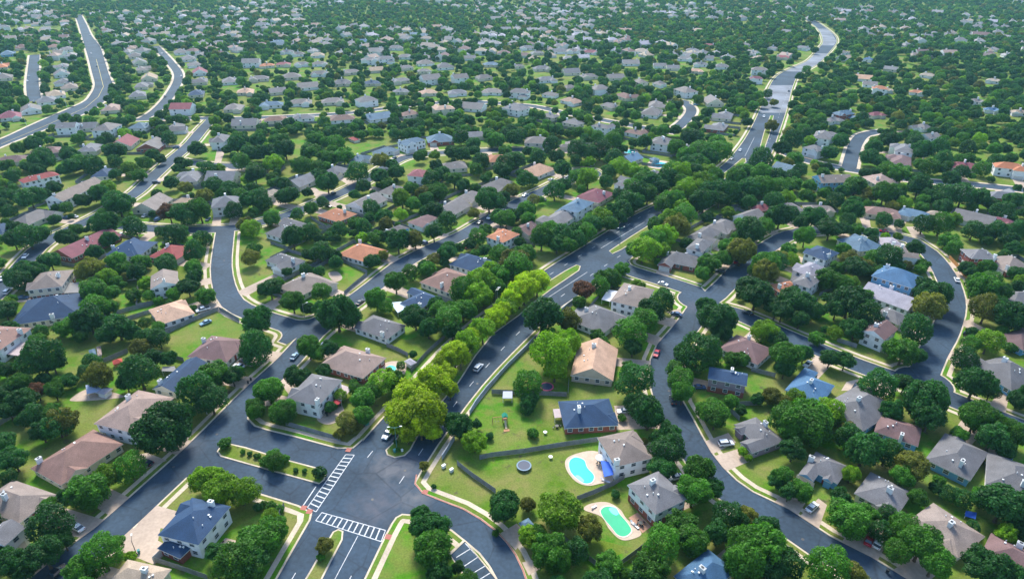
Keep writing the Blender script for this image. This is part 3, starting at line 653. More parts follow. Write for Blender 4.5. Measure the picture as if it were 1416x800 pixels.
# houses farther off: crop, (x, y of the roof centre, roof width) in the crop, storeys, roof, wall
MID = {
'I': "50,130,120,1,mauve,c 210,92,115,2,mauve,p 420,75,125,1,gray,c 570,52,130,1,plum,c 700,62,140,1,gray,b 480,190,110,1,navy,c 1000,35,110,2,gray,w 165,395,200,1,gray,c 10,445,90,1,navy,c 700,332,165,1,gbrown,c 865,208,140,1,gray,c 1025,207,150,1,gray,c 1188,165,80,1,navy,c 1260,280,120,1,tan,c 1325,230,60,1,gray,c 1040,330,130,2,gray,w 850,322,100,1,tan,c",
'J': "115,285,120,1,tan,c 255,228,150,1,gray,c 410,183,130,1,gray,c 525,128,115,1,slate,w 645,88,120,1,slate,w 895,35,120,1,slate,b 950,155,130,1,gray,c 1165,125,115,1,terra,c 1060,15,70,1,gray,c 795,192,95,2,plum,w 675,268,125,1,gray,w 1170,245,175,1,gray,c 555,325,180,1,gray,w 1040,298,145,1,gray,c 950,350,165,1,gray,c 825,408,150,1,mauve,w 695,458,150,1,gray,u 1290,448,120,1,mauve,c",
'K': "210,42,110,1,gray,c 350,62,105,1,gray,c 480,72,115,1,brown,c 640,122,110,1,slate,c 670,12,95,1,brown,c 795,50,115,2,gray,w 945,82,125,1,gray,c 210,177,155,1,peach,w 480,292,165,1,plum,c 610,232,125,2,gray,w 380,338,165,2,slate,w 300,393,195,1,gray,w 1190,388,135,1,gray,w 1250,352,70,1,plum,b 1070,435,150,1,gray,c 1000,475,170,1,gray,c 978,525,140,2,gray,w 735,190,70,1,gray,c",
'L': "240,168,120,1,slate,c 420,20,100,2,gray,w 370,78,95,2,gray,w 770,78,95,2,gray,w 755,130,135,1,mauve,c 900,22,90,2,gray,w 1060,160,135,1,plum,c 1270,165,130,2,terra,w 1050,262,95,1,gray,c 1240,290,150,1,gray,b 240,348,150,1,gray,c 395,358,145,1,gbrown,c 680,373,155,1,brown,c 830,378,135,1,slate,w 940,387,95,1,tan,c 1105,398,155,1,gray,w 1215,412,70,1,plum,b 715,508,70,1,pale,w 780,552,85,2,gbrown,w",
'M': "520,492,150,1,rosy,c 840,490,110,2,plum,w 1075,492,130,1,gray,c 1130,418,125,1,peach,c 1245,472,115,1,slate,w 905,425,70,1,navy,c 820,582,110,1,gray,w 1130,562,120,1,gray,c 1265,542,90,1,mauve,c 310,577,95,2,gray,w 400,577,105,1,gray,c 490,582,120,2,gray,w 650,572,110,1,slate,w 140,497,130,1,gray,w 45,530,100,1,plum,w 205,455,120,1,gray,w 255,428,90,1,tan,w 280,300,85,1,gray,w 283,335,95,1,gray,w 285,372,95,1,gray,w 315,395,105,1,gbrown,c 35,243,95,1,slate,u 20,300,80,1,terra,c 15,350,70,1,gray,c 100,215,90,1,mauve,c 305,222,85,1,gray,w 250,212,80,1,brown,c 612,217,75,1,rosy,c 622,252,75,1,gray,c 642,283,80,1,gray,c 662,313,85,1,gray,c 687,353,95,1,tan,c 662,388,115,1,gray,c 640,430,105,1,gray,c 832,235,85,1,gray,w 868,265,85,1,gray,w 893,292,80,1,gray,w 920,327,85,1,plum,w 918,368,95,1,gray,c 490,127,65,1,tan,c 245,77,70,1,gray,w 668,150,65,1,gray,c 1075,215,75,1,rosy,w 940,195,60,1,gray,w 1157,282,95,2,gray,w 1230,297,65,1,terra,c 1305,292,65,1,plum,c 1060,367,80,1,gray,w 1195,102,65,1,gray,w 1280,200,75,1,slate,c 1010,190,60,1,gray,c 865,115,55,1,gray,c",
'N': "115,477,115,1,slate,w 250,467,105,1,gray,w 400,462,105,1,gray,c 555,455,100,2,gray,w 285,392,115,1,gray,w 445,377,95,1,gray,c 445,537,130,1,brown,w 135,542,95,1,brown,c 265,532,95,1,gray,w 610,532,140,1,slate,w 750,517,100,1,brown,c 840,420,85,1,peach,c 910,492,100,2,peach,c 975,422,85,1,gray,w 1050,487,125,1,gray,w 1135,417,105,1,gray,w 1245,492,140,2,gray,w 1260,420,100,2,gray,w 580,377,80,1,navy,c 715,367,105,1,gray,c 850,357,100,2,gray,w 715,415,75,1,gray,c 985,352,80,2,gray,w 1100,352,85,1,gray,c 600,317,65,1,tan,c 485,327,80,1,gray,c 340,335,85,1,gray,w 210,347,85,1,gray,c 60,357,100,1,gray,c 20,415,70,1,peach,c 145,415,75,1,gray,c 340,290,65,1,gray,w 257,292,65,1,gray,w 178,287,65,1,rosy,w 102,297,55,1,terra,c 30,287,75,1,gray,w 570,272,75,2,gray,w 645,267,75,2,gray,w 735,257,70,1,gray,w 600,230,65,1,gray,w 690,217,70,1,gray,w 540,187,55,1,blue,w 825,285,90,1,gray,w 822,322,65,1,gray,c 915,302,85,1,gray,w 1130,292,75,1,slate,c 1260,300,55,1,gray,c 330,250,60,1,tan,w 240,245,60,1,gray,w 187,235,65,1,gray,w 740,307,65,1,gray,c 1030,262,60,1,gray,w 330,115,60,1,rosy,w 500,115,60,1,gray,w 75,112,65,2,gray,w 150,190,70,1,slate,c 342,182,65,1,tan,w 298,162,60,1,gray,w 820,162,55,1,slate,c 770,155,45,1,slate,c 1215,130,50,1,gray,w 880,122,50,1,rosy,w",
'O': "268,430,80,1,gray,w 252,362,105,1,gray,w 235,312,90,1,gray,c 365,327,85,1,gray,c 365,460,120,1,rosy,w 450,347,85,1,gray,c 500,402,95,2,gray,w 360,397,65,1,gray,c 570,350,85,1,gray,c 625,437,125,1,mauve,c 685,372,70,2,gray,c 780,382,75,1,gray,w 765,477,80,1,gray,c 735,512,115,1,gray,w 895,412,105,2,gray,w 1020,462,100,1,gray,c 1065,527,115,1,gray,c 1035,577,120,1,gray,b 540,482,90,1,gray,c 515,575,105,2,gray,w 665,602,105,1,brown,w 790,642,105,1,gray,w 272,527,90,1,gray,c 380,557,105,1,gray,c 640,285,110,1,gray,w 890,267,65,1,gray,w 942,322,65,1,peach,c 835,307,60,1,gray,c 775,297,60,1,gray,w 1235,317,70,2,gray,w 1220,357,60,2,plum,w 1060,302,65,1,gray,w 965,292,65,1,gray,w 1000,262,45,1,gray,w 455,237,85,1,plum,w 375,232,70,1,gray,w 310,232,65,1,gray,w 165,217,75,1,gray,w 210,240,65,1,gray,c 690,232,65,1,tan,w 925,227,55,1,gray,w 1000,205,50,1,plum,w 615,140,55,1,rosy,w 780,152,55,1,gray,w 950,137,65,1,tan,w 480,190,65,1,gray,w 365,187,65,1,gray,w 310,187,65,1,gray,w 270,147,55,1,rosy,w 560,40,75,1,rosy,w 60,132,55,1,gray,w 20,82,55,1,gray,w",
'P': "510,520,110,2,slate,b 455,547,90,1,gray,w 655,522,70,1,plum,c 860,580,95,1,gray,w 310,217,70,1,gray,w 220,260,60,1,plum,c 595,355,65,1,peach,w 625,382,60,1,gray,w 670,402,65,2,terra,w 890,342,65,1,tan,w 615,270,50,1,blue,w 720,312,60,1,gray,c 1195,367,60,1,tan,w 985,157,75,1,gray,w 920,152,55,1,gray,w 810,162,65,1,gray,w 715,162,55,1,gray,w 660,147,50,1,gray,w 1135,107,55,1,gray,w 1190,502,55,1,blue,w 505,237,55,1,gray,w 1200,222,55,1,gray,w 1250,165,50,1,gray,w 1315,512,70,1,tan,w 1120,462,55,1,gray,w 840,420,45,1,terra,w 240,142,50,1,gray,w 325,142,50,1,gray,w 520,142,55,1,gray,w 45,202,50,1,gray,w 175,217,45,1,gray,w 700,410,40,1,tan,w"}
mids = []
for c, s in MID.items():
    for e in s.split():
        x, y, wd, st, roof, wall = e.split(','); px, py = cp(c, float(x), float(y)); mids.append((float(wd)*.3, px, py, int(st), roof, wall))
def place_mid(wpx, px, py, st, roof, wall, i, lod):
    z = 4 if st == 1 else 6.5
    cen = G(px, py, z).xy; _, _, s = PX((cen.x, cen.y, z))
    W = max(13, min(25, 1.1*wpx/s))
    rp, rt, dd = near_road(cen, 'res')
    ang = math.atan2(rt.y, rt.x) if dd < 70 else math.sin(cen.x*.004+2)*.7+math.cos(cen.y*.003)*.5
    view = math.atan2(cen.x, cen.y); th = ang+view     # angle to the camera's right at that place
    if abs(math.cos(th)) < .5: th0 = 1
    rat = .78
    A = W/(abs(math.cos(th))+rat*abs(math.sin(th))); A = max(12.5, min(20, A)); B = max(10.5, A*rat)
    ux = Vector((math.cos(ang), math.sin(ang))); vy = Vector((-ux.y, ux.x))
    # step back from a road it would stand on
    need = (A*abs(ux.dot((rp-cen).normalized()))+B*abs(vy.dot((rp-cen).normalized())))/2+1.5
    if dd < need: cen = cen-(rp-cen).normalized()*(need-dd)
    rp3, _, d3 = near_road(cen)
    if d3 < B/2: cen = cen-(rp3-cen).normalized()*(B/2-d3+1)
    for h in HOUSES:
        dv = cen-h['cen']; mn = (max(A,B)+h['r']*2)/2*.8
        if dv.length < mn*.72: return False
        if dv.length < mn: cen = cen+dv.normalized()*(mn-dv.length)
    house(cen-ux*A/2-vy*B/2, ang, A, B, st, roof, wall, None, lod, seed=i)
    return True
mids.sort(key=lambda m: -m[0]*(m[2]+90))
FARH = []; ndrop = 0
for i, m in enumerate(mids):
    if len(HOUSES) >= 330: FARH.append(m); continue
    if not place_mid(*m, i+100, 1 if m[2] > 150 else 2): ndrop += 1
print('houses', len(HOUSES), 'dropped', ndrop, 'rest', len(FARH), 'windows', NWIN[0])
# ------------------------------------------------------------------ ground sheets from the road network
def build_ground():
    E = 9000
    n0 = len(V2); V2.extend([Vector((-E, -800)), Vector((E, -800)), Vector((E, E)), Vector((-E, E))]); faces.append([n0, n0+1, n0+2, n0+3]); lab.append(LAWN)
    vo, eo, fo, _, _, of = delaunay_2d_cdt(V2, [], faces, 0, 1e-4, False)
    P = np.array([v[:] for v in vo]); T = np.array([list(f) for f in fo]); cen = P[T].mean(1); order = np.argsort(cen[:, 0]); cs = cen[order]; tl = np.zeros(len(T), int)
    V = np.array([v[:] for v in V2])
    for f, l in zip(faces, lab):
        if l == LAWN: continue
        q = V[f]; i0, i1 = np.searchsorted(cs[:, 0], (q[:, 0].min(), q[:, 0].max())); sel = cs[i0:i1]
        if not len(sel): continue
        wn = np.zeros(len(sel), int)
        for a, b in zip(q, np.roll(q, -1, 0)):
            cr = (b[0]-a[0])*(sel[:, 1]-a[1])-(sel[:, 0]-a[0])*(b[1]-a[1])
            wn += ((a[1] <= sel[:, 1]) & (b[1] > sel[:, 1]) & (cr > 0)).astype(int)-((a[1] > sel[:, 1]) & (b[1] <= sel[:, 1]) & (cr < 0)).astype(int)
        k = order[i0:i1][wn != 0]; tl[k] = np.maximum(tl[k], l)
    flab = [int(x) for x in tl]; ED = {}
    for f, l in zip(fo, flab):
        f = list(f)
        for a, b in zip(f, f[1:]+f[:1]): ED[(a, b)] = l
    Z = {LAWN: .12, SIDE: .13, VERGE: .12, KERB: .13, DRIVE: .132, ROAD: 0, MK: .14, MG: .15}
    spec = {LAWN: ('lawn', mLAWN), SIDE: ('pavement', mCONC), VERGE: ('grass_verge', mLAWN), KERB: ('kerb', mKERB), DRIVE: ('driveway', mDRIVE),
            ROAD: ('road', mASPH), MK: ('median_kerb', mKERB), MG: ('median_soil', mLAWN)}
    for l, (nm, m) in spec.items():
        idx = {}; vs = []; fs = []
        def vid(k, z):
            if (k, z) not in idx: idx[(k, z)] = len(vs); vs.append((vo[k].x, vo[k].y, z))
            return idx[(k, z)]
        z = Z[l]
        for f, fl in zip(fo, flab):
            if fl != l: continue
            f = list(f)
            a = sum(vo[f[i]].x*vo[f[(i+1)%3]].y-vo[f[(i+1)%3]].x*vo[f[i]].y for i in range(3))
            if a < 0: f = f[::-1]
            fs.append([vid(k, z) for k in f])
            if l != ROAD:
                for p, q in zip(f, f[1:]+f[:1]):
                    o = ED.get((q, p)); o = ED.get((p, q)) if o is None and False else o
                    if o is None or Z[o] < z-.004: fs.append([vid(q, z), vid(p, z), vid(p, z-.16), vid(q, z-.16)])
        if fs:
            o = link(nm, me_from(nm, vs, fs, m)); o['kind'] = 'structure'
    # the earth below, a little deeper, out to the horizon
build_ground()
def sheet(name, pts, z, m, kind='structure', parent=None):
    v = [(p[0], p[1], z) for p in pts]
    a = sum(v[i][0]*v[(i+1) % len(v)][1]-v[(i+1) % len(v)][0]*v[i][1] for i in range(len(v)))
    if a < 0: v = v[::-1]
    o = link(name, me_from(name, v, [tuple(range(len(v)))], m), parent)
    if not parent: o['kind'] = kind
    return o
# flat paler sheets laid over far stretches of the avenue
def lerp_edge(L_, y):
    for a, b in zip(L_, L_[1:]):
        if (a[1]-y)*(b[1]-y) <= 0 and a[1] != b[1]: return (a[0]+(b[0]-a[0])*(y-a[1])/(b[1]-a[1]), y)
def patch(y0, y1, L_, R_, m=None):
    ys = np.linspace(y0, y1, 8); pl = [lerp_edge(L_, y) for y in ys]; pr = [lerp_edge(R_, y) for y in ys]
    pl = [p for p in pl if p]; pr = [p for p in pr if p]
    q = g2(pl)+g2(pr)[::-1]; sheet('road_patch', q, .004, m or mPALEA)
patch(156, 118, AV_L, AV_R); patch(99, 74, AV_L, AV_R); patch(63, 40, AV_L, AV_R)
# painted markings
PM = MB()
def bar(a, b, wd, z=.008):
    a = Vector(a); b = Vector(b); t = (b-a).normalized(); n = Vector((-t.y, t.x))*wd/2
    q = [a-n, b-n, b+n, a+n]; PM.add([(p.x, p.y, z) for p in q], [(0,1,2,3)])
def dashes(pts, on=3, off=9, wd=.2):
    L_ = smooth(g2(pts), 1.5) if False else g2(pts); acc = 0; 
    d = [0]
    for i in range(1, len(L_)): d.append(d[-1]+(L_[i]-L_[i-1]).length)
    def at(s):
        for i in range(1, len(d)):
            if d[i] >= s: return L_[i-1].lerp(L_[i], (s-d[i-1])/(d[i]-d[i-1]))
        return L_[-1]
    s = 0
    while s < d[-1]-on: bar(at(s), at(s+on), wd); s += on+off
def solid(pts, wd=.18, z=.008):
    L_ = g2(pts)
    for a, b in zip(L_, L_[1:]): bar(a, b, wd, z)
def flush_marks(name, m=mPAINT):
    global PM
    o = link(name, PM.me(name, m)); o['kind'] = 'structure'; PM = MB(); return o
dashes([(400,806),(409,791),(424,764),(440,737)]); dashes([(478,810),(485,797),(500,770),(512,745)])
dashes([(552,668),(584,621),(610,584),(634,552),(658,523),(682,496),(704,472),(737,441),(771,413),(816,381),(870,345),(905,320),(960,280)])
dashes([(508,632),(536,598),(575,550),(618,502),(652,465),(700,424),(761,379),(804,352),(845,327),(894,294),(940,266),(1000,222),(1020,200),(1040,170),(1060,128)])
dashes([(1035,236),(1052,216),(1066,190),(1078,158),(1092,120)])
solid([(495,740),(463,800),(440,845)]); solid([(758,411),(812,376)]); solid([(831,343),(891,307)]); solid([(1030,216),(1043,190)]); 
flush_marks('lane_markings')
def ladder(a, b, c, d, n, name):
    "rails a-b and d-c, rungs between"
    a, b, c, d = g2([a, b, c, d]); bar(a, b, .22); bar(d, c, .22, .0085)
    for i in range(n+1):
        f = i/n; bar(a.lerp(b, f), d.lerp(c, f), .34 if 0 < i < n else .22, .009+.0003*(i % 2))
    return flush_marks(name)
ladder((478,628),(425,701),(437,707),(490,628.5), 14, 'crosswalk')
ladder((445,708),(533,732.5),(527,748),(436.5,719), 12, 'crosswalk')
solid([(437,672),(419.5,698)], .3); flush_marks('stop_line')
for a, b in (((631,770),(652,757)),((642,782),(663,768)),((650,794),(672,781)),((659,803),(680,790)),((667,815),(689,801))): solid([a, b], .22)
solid([(643,750),(666,775),(684,797),(697,826)], .22)
flush_marks('parking_bay_lines')
# yellow lines and centre marks on the far road and white edge lines
solid([(2,199),(60,175),(118,149),(136,134),(143,120),(138,100),(133,82)], .35); flush_marks('yellow_centre_line', mat('yellow_paint', (.5,.4,.1), .7))
# red painted kerb top along the curved road
rk = offset(smooth(g2(BB_O[1:])), .22); 
for a, b in zip(rk, rk[1:]): bar(a, b, .4, .137)
flush_marks('red_kerb_paint', mREDP)

# brick-red ramps at the crossing corners, and manhole covers
mRAMP = mat('brick_red_ramp', (.38,.13,.1), .8, n2=(5,.8,1.15))
for x, y in ((482,622),(428,707),(537,742),(588,680),(420,702)):
    c = G(x, y).xy; q = near_road(c)[0]; d = (c-q).normalized(); sheet('ramp', [c+Vector((1.1*math.cos(a), 1.1*math.sin(a))) for a in (.6, 2.17, 3.74, 5.31)], .146, mRAMP)
mMAN = mat('manhole_iron', (.06,.06,.065), .6)
for x, y in ((560,650),(515,690),(240,645),(300,600),(660,530),(925,540),(985,665),(1110,745),(1270,520),(310,360),(560,360)):
    c = G(x, y).xy; sheet('manhole_cover', circle(c, .42, 12), .012, mMAN)
# ------------------------------------------------------------------ trees
def ico(sub):
    bm = bmesh.new(); bmesh.ops.create_icosphere(bm, subdivisions=sub, radius=1); v = np.array([p.co[:] for p in bm.verts]); f = [tuple(q.index for q in t.verts) for t in bm.faces]; bm.free(); return v, f
ICO2 = ico(2); ICO1 = ico(1)
def crown_mesh(name, seed, nl, nq, ls, leaf, flat=.78, lobe=(.3,.44), spiky=0, core=True):
    "unit crown centred on the origin: lobes set in a flattened ball, their surfaces covered with leaf sprays"
    r = np.random.default_rng(seed); L_ = []
    for i in range(nl):
        u = (i+.5)/nl; z = 1-1.75*u; a = i*2.39996+r.uniform(-.5, .5); q = math.sqrt(max(0, 1-z*z))
        rad = r.uniform(*lobe); d = (1-rad)*r.uniform(.7, 1.2)
        L_.append((q*math.cos(a)*d, q*math.sin(a)*d, z*d*flat, rad))
    L_ += [(r.uniform(-.1,.1), r.uniform(-.1,.1), -.05, .5)]
    off = r.normal(size=3)*.07; L_ = [(a+off[0]*(c > 0), b+off[1], c+off[2], q) for a, b, c, q in L_]
    L_ = np.array(L_); vs = []; fs = []
    if core:
        v, f = ICO1
        for l in L_:
            n = len(vs); jit = 1+r.uniform(-.1, .1, len(v)); vs += [tuple(p) for p in v*(jit*l[3]*.8)[:, None]*np.array([1,1,.9])+l[:3]]; fs += [tuple(i+n for i in t) for t in f]
    w = L_[:, 3]**2; w /= w.sum(); cnt = 0
    pts = []; nrm = []
    while cnt < nq:
        k = r.choice(len(L_), nq, p=w); d = r.normal(size=(nq, 3)); d[:, 2] = d[:, 2]+.25; d /= np.linalg.norm(d, axis=1)[:, None]
        p = L_[k, :3]+d*(L_[k, 3]*r.uniform(.82, 1.12+spiky, nq))[:, None]
        dist = np.linalg.norm(p[:, None, :]-L_[None, :, :3], axis=2)/L_[None, :, 3]
        dist[np.arange(nq), k] = 9; ok = dist.min(1) > .86
        pts.append(p[ok]); nrm.append(d[ok]); cnt += int(ok.sum())
    pts = np.concatenate(pts)[:nq]; nrm = np.concatenate(nrm)[:nq]
    nn = nrm+r.normal(size=nrm.shape)*.45; nn /= np.linalg.norm(nn, axis=1)[:, None]
    t = np.cross(nn, r.normal(size=nn.shape)); t /= np.linalg.norm(t, axis=1)[:, None]; b = np.cross(nn, t)
    s1 = (ls*r.uniform(.6, 1.3, len(pts)))[:, None]; s2 = s1*.7
    quads = np.stack([pts-t*s1, pts-b*s2+nn*s1*.25, pts+t*s1, pts+b*s2-nn*s1*.1], 1)
    n = len(vs); vs += [tuple(p) for p in quads.reshape(-1, 3)]; fs += [(n+4*i, n+4*i+1, n+4*i+2, n+4*i+3) for i in range(len(pts))]
    return me_from(name, vs, fs, leaf)
def trunk_mesh(name, seed):
    "unit: crown centre at z = 1, crown radius about .75"
    r = random.Random(seed); b = MB()
    b.tube((0,0,0), (0,0,.12), .085, .06, 7); b.tube((0,0,.12), (.02,.01,.55), .06, .045, 7)
    for k in range(5):
        a = k*2*PI/5+r.uniform(-.4,.4); l = r.uniform(.35,.55)
        b.tube((.015,.01,.45+.05*k), (l*math.cos(a), l*math.sin(a), .85+r.uniform(-.05,.2)), .032, .012, 5)
    return b.me(name, mTRUNK)
KEYS = dict(d='dark', m='mid', b='bright', y='yellow', o='olive', r='rust')
CR_BIG = {k: [crown_mesh('crown_'+v, 11+i*5+j, (44,34,26)[j], 4200, .06, LEAF[v], flat=(.72,.8,.85)[j], lobe=((.19,.32),(.22,.38),(.26,.42))[j], spiky=(.08,.08,.22)[j], core=j < 2) for j in range(3)] for i, (k, v) in enumerate(KEYS.items())}
CR_AV = {k: [crown_mesh('avenue_crown_'+KEYS[k], 71+j, 44, 4200, .062, LEAF[KEYS[k]], flat=.95, lobe=(.18,.3), spiky=.3) for j in range(2)] for k in 'yb'}
CR_SH = {k: crown_mesh('shrub_crown_'+KEYS[k], 90, 9, 500, .13, LEAF[KEYS[k]], flat=.8, lobe=(.4,.55)) for k in 'dmbor'}
TRK = [trunk_mesh('trunk', s) for s in range(3)]
